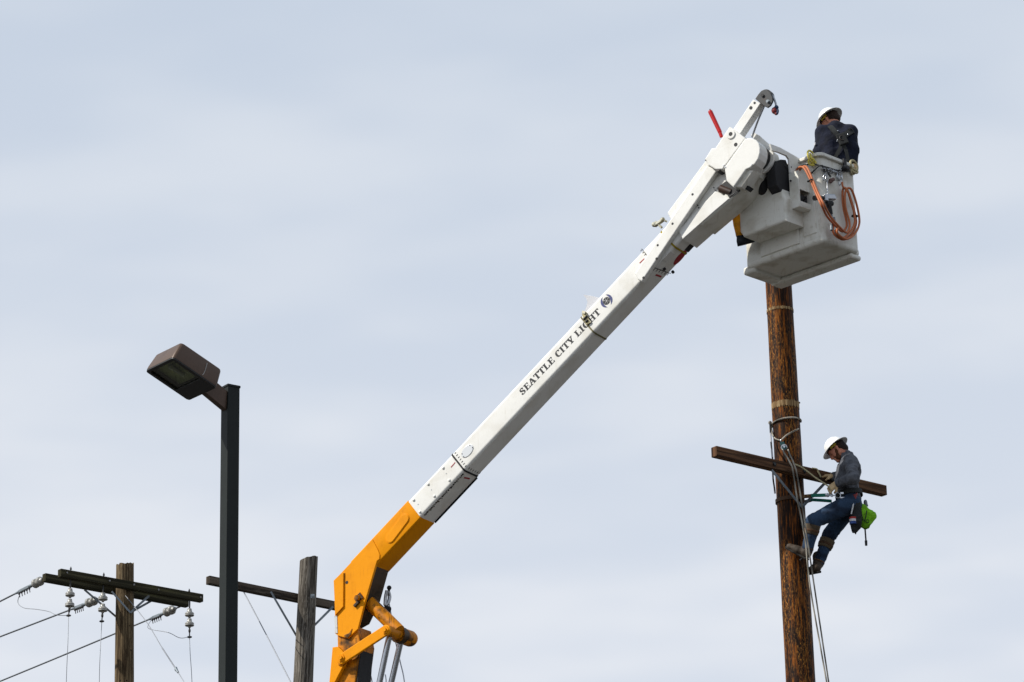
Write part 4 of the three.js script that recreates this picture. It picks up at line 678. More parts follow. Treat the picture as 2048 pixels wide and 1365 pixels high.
// things hung about the bucket ------------------------------------------
{
  const onQ0 = (x, y, o = 0.0) => onPlane(x, y, bq(0, -o, 0), QX), onP0 = (x, y, o = 0.0) => onPlane(x, y, bq(-o, 0, 0), PX);
  const two = (zz, x, y, f, o) => f(...zz(x, y), o);
  // orange hose pair from the control box round to the tool
  const hose = thing('hydraulic_hose', 'orange hydraulic hose pair looping from the control box to the tool', 'hose', onQ0(...z2(710, 310), 0.15));
  const H = (x, y, o) => onP0(...z2(x, y), o), Hq = (x, y, o) => onQ0(...z2(x, y), o);
  const n1 = [Hq(712, 312, 0.12), Hq(728, 275, 0.16), Hq(765, 254, 0.2), Hq(800, 275, 0.22), Hq(850, 370, 0.23), Hq(905, 500, 0.24), H(960, 620, 0.2), H(1010, 720, 0.12), H(1080, 800, 0.1), H(1150, 862, 0.07), H(1185, 835, 0.05), H(1195, 780, 0.045), H(1165, 640, 0.04), H(1155, 520, 0.04), H(1165, 455, 0.05), H(1200, 470, 0.06), H(1240, 580, 0.06), H(1278, 720, 0.06), H(1282, 800, 0.07), H(1240, 890, 0.08), H(1170, 938, 0.09), H(1100, 910, 0.09), H(1065, 860, 0.09), H(1075, 800, 0.09)];
  part(hose, 'hose', tube(n1, 0.013, 10, 8), orangeHose);
  part(hose, 'hose', tube(n1.map((p, i) => p.clone().addScaledVector(PX, -0.03).add(V(0.012 * Math.sin(i * 0.9) + 0.012, -0.012 + 0.014 * Math.sin(i * 1.3), 0))), 0.013, 10, 8), orangeHose);
  part(hose, 'hose', tube([H(1152, 400, 0.05), H(1160, 440, 0.07), H(1200, 480, 0.09), H(1228, 560, 0.09), H(1262, 680, 0.09), H(1270, 780, 0.1), H(1225, 870, 0.11), H(1150, 925, 0.11), H(1085, 850, 0.11)], 0.012, 10, 8), orangeHose);
  part(hose, 'tie', [ring(Hq(850, 382, 0.235), H(1000, 700, 0.1).sub(Hq(850, 382, 0.235)), 0.03, 0.009, 20)], black);
  part(hose, 'tie', [ring(H(1270, 718, 0.07), V(0.1, 1, 0), 0.03, 0.009, 20)], black);
  // impact tool hanging on the short side
  const tool = thing('hydraulic_tool', 'hydraulic wrench with black grip hanging on the bucket side', 'tool', H(1010, 420, 0.02));
  part(tool, 'hanger', tube([H(1010, 380, 0.015), H(1012, 450, 0.02), H(1015, 520, 0.04)], 0.007, 6, 5), steel);
  part(tool, 'tool_head', [rod(H(890, 548, 0.07), H(985, 548, 0.07), 0.022, 0.026), rod(H(890, 548, 0.07), H(900, 548, 0.07), 0.03)], black);
  part(tool, 'tool_body', [bar(H(985, 540, 0.07), H(1075, 545, 0.07), 0.07, 0.08, V(0, 1, 0), 0.02), rod(H(1060, 530, 0.07), H(1078, 560, 0.07), 0.035), rod(H(1000, 520, 0.09), H(1000, 575, 0.09), 0.028)], steel);
  part(tool, 'grip', [rod(H(1020, 585, 0.07), H(1045, 700, 0.07), 0.032, 0.026), rod(H(1000, 600, 0.07), H(1055, 600, 0.07), 0.03), tube([H(1000, 590, 0.07), H(1008, 650, 0.075), H(1035, 690, 0.07)], 0.01, 6, 5)], rubber);
  part(tool, 'coupling', [rod(H(1048, 700, 0.07), H(1068, 800, 0.08), 0.014), rod(H(1075, 730, 0.07), H(1085, 790, 0.08), 0.013), rod(H(1050, 800, 0.08), H(1052, 850, 0.09), 0.016), rod(H(1095, 860, 0.08), H(1110, 900, 0.09), 0.018)], galv);
  // rope along the short side, with snap hooks on a chain
  const line = thing('tool_chain', 'row of steel snap hooks on a dark rope under the bucket rim', 'chain', H(1000, 280, 0.01));
  part(line, 'rope', [tube([Hq(760, 245, 0.03), Hq(870, 225, 0.03), Hq(930, 240, 0.03), H(1000, 255, 0.02), H(1120, 290, 0.02), H(1245, 295, 0.02)], 0.009, 6, 6), tube([Hq(860, 315, 0.02), Hq(930, 250, 0.035), H(960, 240, 0.03)], 0.009, 6, 6), tube([H(960, 240, 0.02), H(1010, 300, 0.03), H(1045, 350, 0.04)], 0.012, 6, 6)], M({ color: lin(0.06, 0.06, 0.06), roughness: 0.9 }));
  const R = rng(77); for (let i = 0; i < 15; i++) { const c = H(975 + i * 12 + R() * 6, 283 + R() * 22, 0.02 + R() * 0.02); part(line, 'link', ring(c, V(R() - 0.5, R() - 0.5, R() - 0.5).normalize(), 0.016 + R() * 0.008, 0.0055, 14), R() > 0.4 ? steel : darkSteel); }
  for (const [x, y] of [[985, 350], [1000, 330], [1105, 340], [1135, 320], [1150, 350], [1132, 400], [1120, 355]]) { const c = H(x, y, 0.025), g = new THREE.TorusGeometry(0.026, 0.006, 6, 20); g.scale(0.62, 1.4, 1); g.rotateY(R() * 2.5); g.rotateZ((R() - 0.5) * 0.6); g.translate(c.x, c.y, c.z); part(line, 'snap_hook', g, R() > 0.5 ? steel : chrome); }
  part(line, 'shackle', [ball(H(1050, 380, 0.04), 0.03, 1, 0.8, 0.8), ball(H(1068, 372, 0.04), 0.022), ball(H(1045, 395, 0.035), 0.02)], M({ color: lin(0.14, 0.08, 0.07), roughness: 0.6 }));
  // yellow rope loop at the near left of the rim
  const yl = onQ0(...z2(862, 180), 0.07);
  single('rope_loop', [ring(Hq(862, 160, 0.06), V(0.8, 0.1, 0.6), 0.075, 0.012), ring(Hq(868, 212, 0.05), V(0.2, 0.3, 0.9), 0.042, 0.012), tube([Hq(850, 130, 0.05), Hq(862, 170, 0.07), Hq(885, 190, 0.06), Hq(872, 230, 0.05)], 0.013, 8, 6)], yellowRope, 'yellow rope loop tied over the bucket rim', 'rope', yl);
  // worn band round the far corner of the rim is the worker's glove; dirt rag: tan rope
  single('rope_bundle', [ring(H(1262, 240, 0.03), V(0.7, 0.1, 0.7), 0.06, 0.016), ring(H(1266, 285, 0.03), V(0.5, 0.4, 0.7), 0.045, 0.013), ring(H(1255, 300, 0.03), V(0.6, -0.3, 0.7), 0.03, 0.011)], tanRope, 'tan rope knotted round the right corner of the rim', 'rope', H(1262, 250, 0.03));
  // rubber sleeve bag hanging behind the support
  const gb = (x, y, o = 0) => onPlane(...z2(x, y), bq(1.02, 0, 0), PX).addScaledVector(PX, o);
  const bagO = thing('glove_bag', 'yellow rubber glove bag with black end below the boom tip', 'bag', gb(200, 690));
  const loft = (rows, mat, name) => { const pos = [], idx = [], n = 20; rows.forEach(([xa, ya, xb, yb, t], j) => { const a = gb(xa, ya), b = gb(xb, yb), c = a.clone().add(b).multiplyScalar(0.5), h = b.clone().sub(a).multiplyScalar(0.5); for (let i = 0; i < n; i++) { const an = i / n * Math.PI * 2, f = 1 + 0.09 * (noise3(Math.cos(an) * 3 + 4, Math.sin(an) * 3 + 4, j * 1.3) - 0.5); const p = c.clone().addScaledVector(h, Math.cos(an) * f).addScaledVector(PX, Math.sin(an) * t * f); pos.push(p.x, p.y, p.z); } if (j) for (let i = 0; i < n; i++) { const k = (j - 1) * n + i, k2 = (j - 1) * n + (i + 1) % n; idx.push(k, k2, k + n, k2, k2 + n, k + n); } }); const e = rows.length - 1; for (let i = 1; i < n - 1; i++) { idx.push(e * n, e * n + i, e * n + i + 1); idx.push(0, i + 1, i); } const g = new THREE.BufferGeometry(); g.setAttribute('position', new THREE.Float32BufferAttribute(pos, 3)); g.setIndex(idx); g.computeVertexNormals(); g.setAttribute('uv', new THREE.Float32BufferAttribute(new Float32Array(pos.length / 3 * 2), 2)); return part(bagO, name, g, mat); };
  loft([[195, 650, 235, 650, 0.03], [170, 700, 238, 690, 0.05], [128, 735, 240, 740, 0.06], [140, 800, 240, 800, 0.06], [155, 850, 240, 850, 0.06], [166, 905, 245, 905, 0.055]], M({ map: paint([238, 158, 20], [120, 70, 10], 0.9, 97), roughness: 0.7, bumpMap: fine, bumpScale: 0.006 }), 'bag_body');
  loft([[164, 903, 300, 900, 0.06], [168, 950, 316, 930, 0.065], [174, 1000, 320, 965, 0.06]], M({ color: lin(0.016, 0.02, 0.026), roughness: 0.6 }), 'bag_end');
}

// ---------------------------------------------------------------- people
// a skin over tapered bones: smooth union of round cones, meshed with surface nets
function skin(prims, k, cell, { warp, cut } = {}) {
  const lo = V(1e9, 1e9, 1e9), hi = V(-1e9, -1e9, -1e9);
  const P = prims.map(([a, b, ra, rb = ra]) => { for (const q of [a, b]) { const r = Math.max(ra, rb) + 3 * cell + k * 0.3; lo.min(V(q.x - r, q.y - r, q.z - r)); hi.max(V(q.x + r, q.y + r, q.z + r)); } const d = b.clone().sub(a); return [a.x, a.y, a.z, d.x, d.y, d.z, Math.max(1e-9, d.lengthSq()), ra, rb]; });
  const nx = Math.ceil((hi.x - lo.x) / cell) + 1, ny = Math.ceil((hi.y - lo.y) / cell) + 1, nz = Math.ceil((hi.z - lo.z) / cell) + 1, f = new Float32Array(nx * ny * nz);
  const D = (x, y, z) => {
    let d = 1e9;
    for (const q of P) { const ax = x - q[0], ay = y - q[1], az = z - q[2]; let t = (ax * q[3] + ay * q[4] + az * q[5]) / q[6]; t = t < 0 ? 0 : t > 1 ? 1 : t; const dx = ax - q[3] * t, dy = ay - q[4] * t, dz = az - q[5] * t, e = Math.sqrt(dx * dx + dy * dy + dz * dz) - q[7] - (q[8] - q[7]) * t; const h = Math.max(k - Math.abs(d - e), 0) / k; d = Math.min(d, e) - h * h * k * 0.25; }
    if (warp && Math.abs(d) < 0.06) d += warp(x, y, z);
    if (cut) d = Math.max(d, cut(x, y, z));
    return d;
  };
  for (let z = 0, o = 0; z < nz; z++) for (let y = 0; y < ny; y++) for (let x = 0; x < nx; x++, o++) f[o] = D(lo.x + x * cell, lo.y + y * cell, lo.z + z * cell);
  const id = new Int32Array(nx * ny * nz).fill(-1), pos = [], idx = [], sx = 1, sy = nx, sz = nx * ny, C = [0, sx, sy, sx + sy, sz, sx + sz, sy + sz, sx + sy + sz], E = [[0, 1], [2, 3], [4, 5], [6, 7], [0, 2], [1, 3], [4, 6], [5, 7], [0, 4], [1, 5], [2, 6], [3, 7]];
  for (let z = 0; z < nz - 1; z++) for (let y = 0; y < ny - 1; y++) for (let x = 0; x < nx - 1; x++) {
    const o = x + y * sy + z * sz; let n = 0, px = 0, py = 0, pz = 0;
    for (const [a, b] of E) { const va = f[o + C[a]], vb = f[o + C[b]]; if ((va < 0) === (vb < 0)) continue; const t = va / (va - vb); px += (a & 1) + ((b & 1) - (a & 1)) * t; py += (a >> 1 & 1) + ((b >> 1 & 1) - (a >> 1 & 1)) * t; pz += (a >> 2) + ((b >> 2) - (a >> 2)) * t; n++; }
    if (n) { id[o] = pos.length / 3; pos.push(lo.x + (x + px / n) * cell, lo.y + (y + py / n) * cell, lo.z + (z + pz / n) * cell); }
  }
  const quad = (a, b, c, d, flip) => { if (a < 0 || b < 0 || c < 0 || d < 0) return; flip ? idx.push(a, c, b, a, d, c) : idx.push(a, b, c, a, c, d); };
  for (let z = 1; z < nz - 1; z++) for (let y = 1; y < ny - 1; y++) for (let x = 1; x < nx - 1; x++) {
    const o = x + y * sy + z * sz, s = f[o] < 0;
    if (s !== f[o + sx] < 0) quad(id[o - sy - sz], id[o - sz], id[o], id[o - sy], !s);
    if (s !== f[o + sy] < 0) quad(id[o - sx - sz], id[o - sx], id[o], id[o - sz], !s);
    if (s !== f[o + sz] < 0) quad(id[o - sx - sy], id[o - sy], id[o], id[o - sx], !s);
  }
  const g = new THREE.BufferGeometry(); g.setAttribute('position', new THREE.Float32BufferAttribute(pos, 3)); g.setIndex(idx); g.computeVertexNormals(); g.setAttribute('uv', new THREE.Float32BufferAttribute(new Float32Array(pos.length / 3 * 2), 2)); return g;
}
function smoothPart(parent, name, g, mat) { const p = g.attributes.position, uv = g.attributes.uv; for (let i = 0; i < p.count; i++) uv.setXY(i, p.getX(i) + p.getZ(i) * 0.8, p.getY(i)); return part(parent, name, g, mat, { keepUV: true }); }
function cloth(base, dark, seed, n = 7) {
  const map = tex(256, 256, (u, v) => { const a = fbm(u * n, v * n, seed, 4, n, n), w = noise3(u * 128, v * 128, seed, 128, 128), c = mix3(base, dark, clamp((a - 0.42) * 3)); const k = (w - 0.5) * 12; return [c[0] + k, c[1] + k, c[2] + k]; }, { rep: [2.2, 2.2] });
  return M({ map, roughness: 0.9, bumpMap: fine, bumpScale: 0.004, sheen: 0.2, sheenRoughness: 0.6 });
}
const shirtGrey = cloth([92, 94, 100], [74, 76, 82], 101), shirtNavy = cloth([17, 22, 40], [12, 15, 28], 103), denim = cloth([42, 62, 86], [22, 34, 52], 105, 5), denimDark = cloth([40, 56, 80], [24, 36, 54], 107);
const skinMat = M({ map: paint([196, 134, 108], [168, 96, 76], 0.9, 109), roughness: 0.55, sheen: 0.15 }), hairMat = M({ map: paint([48, 32, 22], [26, 18, 14], 2, 111), roughness: 0.8, bumpMap: fine, bumpScale: 0.006 }), beardMat = M({ map: paint([88, 50, 28], [50, 30, 20], 2, 113), roughness: 0.85, bumpMap: fine, bumpScale: 0.006 });
const gloveMat = M({ map: paint([202, 174, 132], [140, 108, 70], 1.6, 115), roughness: 0.8, bumpMap: fine, bumpScale: 0.004 });
const bootMat = M({ map: paint([66, 54, 42], [34, 28, 22], 1.5, 117), roughness: 0.7, bumpMap: fine, bumpScale: 0.003 });
const soleMat = M({ color: lin(0.02, 0.018, 0.016), roughness: 0.85 });
const hatMat = M({ color: lin(0.8, 0.8, 0.78), roughness: 0.32, clearcoat: 0.3, clearcoatRoughness: 0.25 });
const padMat = M({ map: paint([92, 78, 58], [56, 46, 34], 1.6, 119), roughness: 0.85 });
const webBlack = M({ map: paint([40, 42, 42], [24, 25, 26], 1.5, 121), roughness: 0.85 });
const folds = (amp, sx, sy, sz, seed) => (x, y, z) => { const w = fbm(x * 5 + seed, y * 5, z * 5, 2) * 2.2; return -amp * (Math.pow(1 - Math.abs(2 * noise3(x * sx + w, y * sy + w * 1.4, z * sz + seed) - 1), 2) - 0.35) - amp * 0.5 * (noise3(x * 40, y * 40, z * 40) - 0.5); };

// a head: face forward is +z, up is +y, the origin lies between the ears
function makeHead(root, pos, fwd, up, neckTo, bearded) {
  const z = fwd.clone().normalize(), x = up.clone().cross(z).normalize(), y = z.clone().cross(x), Mh = frameM(x, y, z, pos), L = (a, b, c) => V(a, b, c);
  const ell = (cx, cy, cz, r, n) => null;
  const pr = [
    [L(0, 0.035, -0.035), L(0, 0.04, 0.03), 0.074, 0.07], [L(0, 0.02, 0.035), L(0, -0.03, 0.045), 0.058, 0.05],   // skull, face
    [L(-0.03, 0.0, 0.055), L(-0.022, -0.06, 0.05), 0.034, 0.03], [L(0.03, 0.0, 0.055), L(0.022, -0.06, 0.05), 0.034, 0.03],
    [L(-0.045, -0.05, 0.005), L(0, -0.092, 0.072), 0.028, 0.022], [L(0.045, -0.05, 0.005), L(0, -0.092, 0.072), 0.028, 0.022], [L(-0.012, -0.092, 0.078), L(0.012, -0.092, 0.078), 0.019],
    [L(-0.035, 0.032, 0.082), L(0.035, 0.032, 0.082), 0.015],                                                       // brow
    [L(0, 0.018, 0.096), L(0, -0.022, 0.116), 0.009, 0.013], [L(-0.011, -0.026, 0.106), L(0.011, -0.026, 0.106), 0.009],   // nose
    [L(-0.018, -0.05, 0.092), L(0.018, -0.05, 0.092), 0.008], [L(-0.016, -0.063, 0.09), L(0.016, -0.063, 0.09), 0.008],   // lips
    [L(-0.078, 0.018, -0.006), L(-0.076, -0.022, 0.0), 0.014, 0.009], [L(0.078, 0.018, -0.006), L(0.076, -0.022, 0.0), 0.014, 0.009]];
  const nk = neckTo.clone().applyMatrix4(Mh.clone().invert()); pr.push([L(0, -0.03, -0.035), nk, 0.056, 0.062]);
  const g = skin(pr, 0.022, 0.005, { cut: (a, b, c) => -(Math.min(Math.hypot(a - 0.031, b - 0.012, c - 0.098), Math.hypot(a + 0.031, b - 0.012, c - 0.098)) - 0.014) });
  g.applyMatrix4(Mh); const body = smoothPart(root, 'body', g, skinMat);
  for (const s of [-1, 1]) part(body, 'eye', (() => { const e = new THREE.SphereGeometry(0.0115, 14, 10); e.translate(s * 0.031, 0.012, 0.083); e.applyMatrix4(Mh); return e; })(), M({ color: lin(0.55, 0.53, 0.5), roughness: 0.2 }));
  for (const s of [-1, 1]) part(body, 'iris', (() => { const e = new THREE.SphereGeometry(0.006, 12, 8); e.translate(s * 0.031, 0.011, 0.0905); e.applyMatrix4(Mh); return e; })(), M({ color: lin(0.03, 0.025, 0.02), roughness: 0.15 }));
  const hg = skin([[L(0, 0.04, -0.04), L(0, 0.05, 0.03), 0.08, 0.074], [L(0, -0.02, -0.06), L(0, 0.02, -0.05), 0.062, 0.07]], 0.02, 0.006, { warp: (a, b, c) => 0.004 * (noise3(a * 120, b * 90, c * 120) - 0.5), cut: (a, b, c) => Math.max(c - 0.03 - Math.max(0, b - 0.03) * 1.2, -0.075 - b + Math.max(0, c + 0.02) * 0.9) }); hg.applyMatrix4(Mh); smoothPart(root, 'hair', hg, hairMat);
  if (bearded) { const bg = skin([[L(-0.054, -0.012, 0.012), L(-0.034, -0.075, 0.05), 0.026, 0.028], [L(0.054, -0.012, 0.012), L(0.034, -0.075, 0.05), 0.026, 0.028], [L(-0.034, -0.08, 0.055), L(0.034, -0.08, 0.055), 0.027], [L(0, -0.092, 0.08), L(0, -0.108, 0.07), 0.026, 0.02], [L(-0.03, -0.044, 0.084), L(0.03, -0.044, 0.084), 0.011]], 0.02, 0.0055, { warp: (a, b, c) => 0.006 * (noise3(a * 130, b * 110, c * 130) - 0.5), cut: (a, b, c) => 0.013 - Math.hypot(a * 0.55, b + 0.056, (c - 0.1) * 0.7) }); bg.applyMatrix4(Mh); smoothPart(root, 'beard', bg, beardMat); }
  // hard hat with a full brim, cradle and yellow slot clip
  const prof = []; for (let i = 0; i <= 14; i++) { const a = i / 14 * Math.PI / 2; prof.push(new THREE.Vector2(Math.max(1e-4, Math.sin(a) * 0.114), Math.cos(a) * 0.114 + 0.006)); }
  prof.push(...[[0.119, 0.003], [0.136, -0.001], [0.158, -0.008], [0.164, -0.012], [0.165, -0.016], [0.160, -0.0165], [0.138, -0.008], [0.118, -0.003], [0.110, 0.003]].map(q => new THREE.Vector2(...q)));
  for (let i = 13; i >= 0; i--) { const a = i / 14 * Math.PI / 2; prof.push(new THREE.Vector2(Math.max(1e-4, Math.sin(a) * 0.110), Math.cos(a) * 0.109 + 0.004)); }
  const hat = new THREE.LatheGeometry(prof, 48), hp = hat.attributes.position; for (let i = 0; i < hp.count; i++) { const X = hp.getX(i), Y = hp.getY(i), Z = hp.getZ(i); const rid = Math.max(0, 1 - Math.abs(X) / 0.022) * 0.006 * clamp((Y - 0.03) / 0.04); hp.setXYZ(i, X * 0.95, Y * 1.02 + rid, Z * 1.06 + (Z > 0.12 ? (Z - 0.12) * 0.25 : 0)); } hat.computeVertexNormals();
  const tilt = new THREE.Matrix4().makeRotationX(-0.02).setPosition(0, 0.06, -0.004); hat.applyMatrix4(tilt); hat.applyMatrix4(Mh);
  const h = part(root, 'hard_hat', hat, hatMat);
  const band = new THREE.CylinderGeometry(0.1, 0.098, 0.034, 40, 1, true); band.scale(0.9, 1, 1.0); band.translate(0, 0.056, 0); band.applyMatrix4(Mh); part(h, 'suspension', band, black);
  const yk = M({ color: lin(0.42, 0.31, 0.03), roughness: 0.6 });
  for (const s of [-1, 1]) part(h, 'accessory_clip', [boxF(Mh, s > 0 ? 0.084 : -0.094, s > 0 ? 0.094 : -0.084, 0.036, 0.06, -0.03, 0.055, 0.004), boxF(Mh, s > 0 ? 0.084 : -0.096, s > 0 ? 0.096 : -0.084, 0.03, 0.066, -0.012, 0.012, 0.004)], yk);
  return body;
}
// a gloved hand: palm and five fingers curled round what it holds
function makeHand(root, name, wrist, fwd, palmN, curl, mat, flip = 1, len = 1) {
  const f = fwd.clone().normalize(), n = palmN.clone().addScaledVector(f, -palmN.dot(f)).normalize(), s = f.clone().cross(n).multiplyScalar(flip), W = (a, b, c) => wrist.clone().addScaledVector(f, a).addScaledVector(s, b).addScaledVector(n, c);
  const pr = [[W(-0.05, 0, 0), W(0.0, 0, 0), 0.036, 0.034], [W(0.01, -0.022, 0), W(0.085, -0.028, 0), 0.02, 0.019], [W(0.01, 0.018, 0), W(0.085, 0.026, 0), 0.021, 0.019], [W(0.01, 0, 0.0), W(0.085, 0, 0), 0.022, 0.02]];
  const fl = [0.078, 0.09, 0.085, 0.066];
  for (let i = 0; i < 4; i++) { let p = W(0.088, 0.036 - i * 0.0235, 0), an = 0; const seg = [0.45, 0.32, 0.23]; for (let j = 0; j < 3; j++) { an += curl * (j ? 1 : 0.75) + i * 0.05; const q = p.clone().addScaledVector(f, Math.cos(an) * fl[i] * seg[j] * len).addScaledVector(n, Math.sin(an) * fl[i] * seg[j] * len); pr.push([p, q, 0.0112 - j * 0.0006, 0.0108 - j * 0.0008]); p = q; } }
  const t0 = W(0.02, 0.03, 0.006), t1 = W(0.055, 0.058, 0.024), t2 = W(0.085, 0.05, 0.046); pr.push([t0, t1, 0.017, 0.0135], [t1, t2, 0.0135, 0.0105]);
  return smoothPart(root, name, skin(pr, 0.009, 0.004, { warp: (x, y, z) => 0.0015 * (noise3(x * 120, y * 120, z * 120) - 0.5) }), mat);
}
function boot(root, ankle, heel, toe, up, label) {
  const d = toe.clone().sub(heel).normalize(), n = up.clone().addScaledVector(d, -up.dot(d)).normalize(), s = d.clone().cross(n), P = (k, b, c) => heel.clone().addScaledVector(d, k).addScaledVector(s, b).addScaledVector(n, c), L = heel.distanceTo(toe);
  const up1 = ankle.clone().lerp(heel, -0.9);
  smoothPart(root, 'boot', skin([[up1, ankle, 0.062, 0.056], [ankle, P(0.03, 0, 0.05), 0.056, 0.048], [P(0.02, 0, 0.04), P(L * 0.55, 0, 0.035), 0.044, 0.042], [P(L * 0.5, -0.008, 0.03), P(L - 0.03, 0, 0.02), 0.042, 0.034], [P(L * 0.5, 0.012, 0.028), P(L - 0.04, 0.008, 0.02), 0.036, 0.032]], 0.03, 0.007, { warp: (x, y, z) => 0.004 * (noise3(x * 45, y * 45, z * 45) - 0.5) }), bootMat);
  smoothPart(root, 'sole', skin([[P(0.0, -0.01, 0), P(0.05, 0, 0), 0.036], [P(0.05, 0, 0), P(L * 0.6, 0, 0.002), 0.033, 0.042], [P(L * 0.6, 0, 0.002), P(L - 0.02, 0.002, 0.004), 0.042, 0.034]], 0.02, 0.006, { cut: (x, y, z) => { const c = V(x, y, z).sub(heel).dot(n); return Math.max(c - 0.006, -0.02 - c); } }), soleMat);
}
function cuff(c, axis, r0, r1, h, t = 0.008, sx = 1) { return lathe([[r0 - t, -h / 2], [r0, -h / 2 + 0.004], [mix(r0, r1, 0.5), 0], [r1, h / 2 - 0.004], [r1 - t, h / 2], [r0 - t, -h / 2]], c, axis, 30); }

// --- the lineman on the pole
{
  const o = thing('person', 'lineman in grey shirt, jeans and white hard hat climbing the brown pole', 'person', at(1629, 1154, 33.2));
  const J = (x, y, d) => at(x, y, d), Db = 33.06;
  const hip = J(1700, 1000, Db), waist = J(1697, 984, Db), belly = J(1693, 968, Db), chest = J(1698, 942, Db), neckB = J(1694, 915, Db), zoff = (p, k) => p.clone().add(V(0, 0, k));
  const shL = J(1702, 925, 32.88), elL = J(1707, 957, 32.69), wrL = J(1674, 968, 32.84), shR = J(1699, 925, 33.24), elR = J(1696, 956, 33.31), wrR = J(1665, 953, 33.22);
  const headP = J(1676.5, 902, Db), fw = V(-0.77, -0.63, -0.16), hup = V(-0.64, 0.74, -0.26);
  makeHead(o, headP, fw, hup, J(1694, 914, Db), true);
  const fd = folds(0.017, 9, 15, 9, 3);
  smoothPart(o, 'shirt', skin([[zoff(hip, -0.06), zoff(belly, -0.06), 0.118, 0.115], [zoff(hip, 0.06), zoff(belly, 0.06), 0.118, 0.115], [zoff(belly, -0.06), zoff(chest, -0.065), 0.115, 0.122], [zoff(belly, 0.06), zoff(chest, 0.065), 0.115, 0.122], [chest, neckB, 0.125, 0.068], [zoff(chest, 0.05), shL, 0.1, 0.074], [zoff(chest, -0.05), shR, 0.1, 0.074], [neckB, shL, 0.055, 0.066], [neckB, shR, 0.055, 0.066], [shL, elL, 0.07, 0.058], [elL, wrL.clone().lerp(elL, 0.12), 0.058, 0.045], [shR, elR, 0.07, 0.058], [elR, wrR.clone().lerp(elR, 0.12), 0.058, 0.045]], 0.05, 0.008, { warp: fd, cut: (x, y, z) => hip.y - 0.02 - y }), shirtGrey);
  part(o, 'collar', [(() => { const g = new THREE.CylinderGeometry(0.07, 0.082, 0.055, 30, 1, true, 0.4, Math.PI * 2 - 0.5); const a = headP.clone().sub(neckB).normalize(); g.applyQuaternion(new THREE.Quaternion().setFromUnitVectors(V(0, 1, 0), a)); const c = neckB.clone().addScaledVector(a, 0.042); g.translate(c.x, c.y, c.z); return g; })()], shirtGrey);
  // shirt pocket and cuffs
  for (const [w, e] of [[wrL, elL], [wrR, elR]]) part(o, 'cuff', cuff(w.clone().lerp(e, 0.14), e.clone().sub(w), 0.05, 0.053, 0.055, 0.006), shirtGrey);
  smoothPart(o, 'forearm', skin([[elL.clone().lerp(wrL, 0.8), wrL, 0.034, 0.031]], 0.01, 0.006), skinMat);
  smoothPart(o, 'forearm', skin([[elR.clone().lerp(wrR, 0.8), wrR, 0.034, 0.031]], 0.01, 0.006), skinMat);
  makeHand(o, 'glove', wrL, V(-0.72, -0.5, -0.12), V(-0.1, -0.6, -0.8), 0.75, gloveMat, 1);
  makeHand(o, 'glove', wrR, V(-0.95, 0.02, 0.1), V(0.1, -0.9, -0.3), 0.45, gloveMat, 1);
  const hpL = J(1703, 1006, 32.95), knL = J(1628, 1043, 32.83), anL = J(1615, 1102, 32.9), hpR = J(1703, 1010, 33.15), knR = J(1659, 1072, 33.2), anR = J(1637, 1128, 33.18);
  smoothPart(o, 'jeans', skin([[zoff(hip, -0.06).add(V(0, -0.0, 0)), zoff(hip, -0.08).add(V(0.01, -0.08, 0)), 0.112, 0.118], [zoff(hip, 0.06), zoff(hip, 0.07).add(V(0.01, -0.08, 0)), 0.112, 0.118], [hpL, knL, 0.112, 0.08], [knL, anL.clone().lerp(knL, 0.04), 0.078, 0.062], [hpR, knR, 0.108, 0.078], [knR, anR.clone().lerp(knR, 0.04), 0.074, 0.062]], 0.035, 0.008, { warp: folds(0.010, 10, 10, 10, 9), cut: (x, y, z) => y - hip.y - 0.05 }), denim);
  boot(o, anL, J(1614, 1117, 32.9), J(1573.5, 1095, 32.985), V(-0.2, 1, 0.1), '');
  boot(o, anR, J(1638, 1144, 33.13), J(1617, 1148, 33.26), V(-0.3, 1, 0.1), '');
  for (const [k, a, t] of [[knL, anL, 0.29], [knR, anR, 0.30]]) {
    const ax = k.clone().sub(a).normalize(), c = k.clone().lerp(a, t);
    const pad = part(o, 'climber_pad', cuff(c, ax, 0.083, 0.09, 0.112, 0.012), padMat); part(pad, 'buckle_strap', cuff(c.clone().addScaledVector(ax, -0.012), ax, 0.0885, 0.0905, 0.03, 0.004), leather);
    const inn = V(0, 0, -1), s0 = c.clone().addScaledVector(inn, 0.085), s1 = a.clone().lerp(k, -0.12).addScaledVector(inn, 0.07);
    part(o, 'climber_shank', bar(s0, s1, 0.006, 0.02, inn, 0.002), darkSteel);
    part(o, 'gaff', rod(s1.clone().lerp(s0, 0.1), s1.clone().add(V(-0.075, -0.05, 0)), 0.012, 0.003, 8), steel);
    part(o, 'ankle_strap', cuff(a.clone().lerp(k, 0.06), ax, 0.067, 0.067, 0.025, 0.006), leather);
  }
  // work belt
  const bx = waist.clone().sub(hip).normalize(), bc = hip.clone().lerp(waist, 0.55);
  const eb = (r, rz, h, c) => { const g = new THREE.CylinderGeometry(r, r, h, 44, 1, true); g.scale(1, 1, rz / r); g.applyQuaternion(new THREE.Quaternion().setFromUnitVectors(V(0, 1, 0), bx)); g.translate(c.x, c.y, c.z); return g; };
  const belt = part(o, 'work_belt', [eb(0.158, 0.208, 0.055, bc), eb(0.15, 0.2, 0.056, bc)], webBlack);
  const dr = J(1676, 991.5, 32.84); part(belt, 'd_ring', [ring(dr, V(0.15, 0.1, 1), 0.032, 0.0055), bar(J(1681, 987, 32.85), J(1688, 987, 32.85), 0.012, 0.03, V(0, 0, 1)), bar(J(1680, 996, 32.85), J(1690, 996, 32.86), 0.008, 0.02, V(0, 0, 1))], chrome);
  // things carried on the belt
  const pouch = thing('tool_pouch', 'black leather tool pouch with a red, white and blue band', 'pouch', J(1710, 1000, 32.9));
  const q = (x, y, d = 32.9) => J(x, y, d);
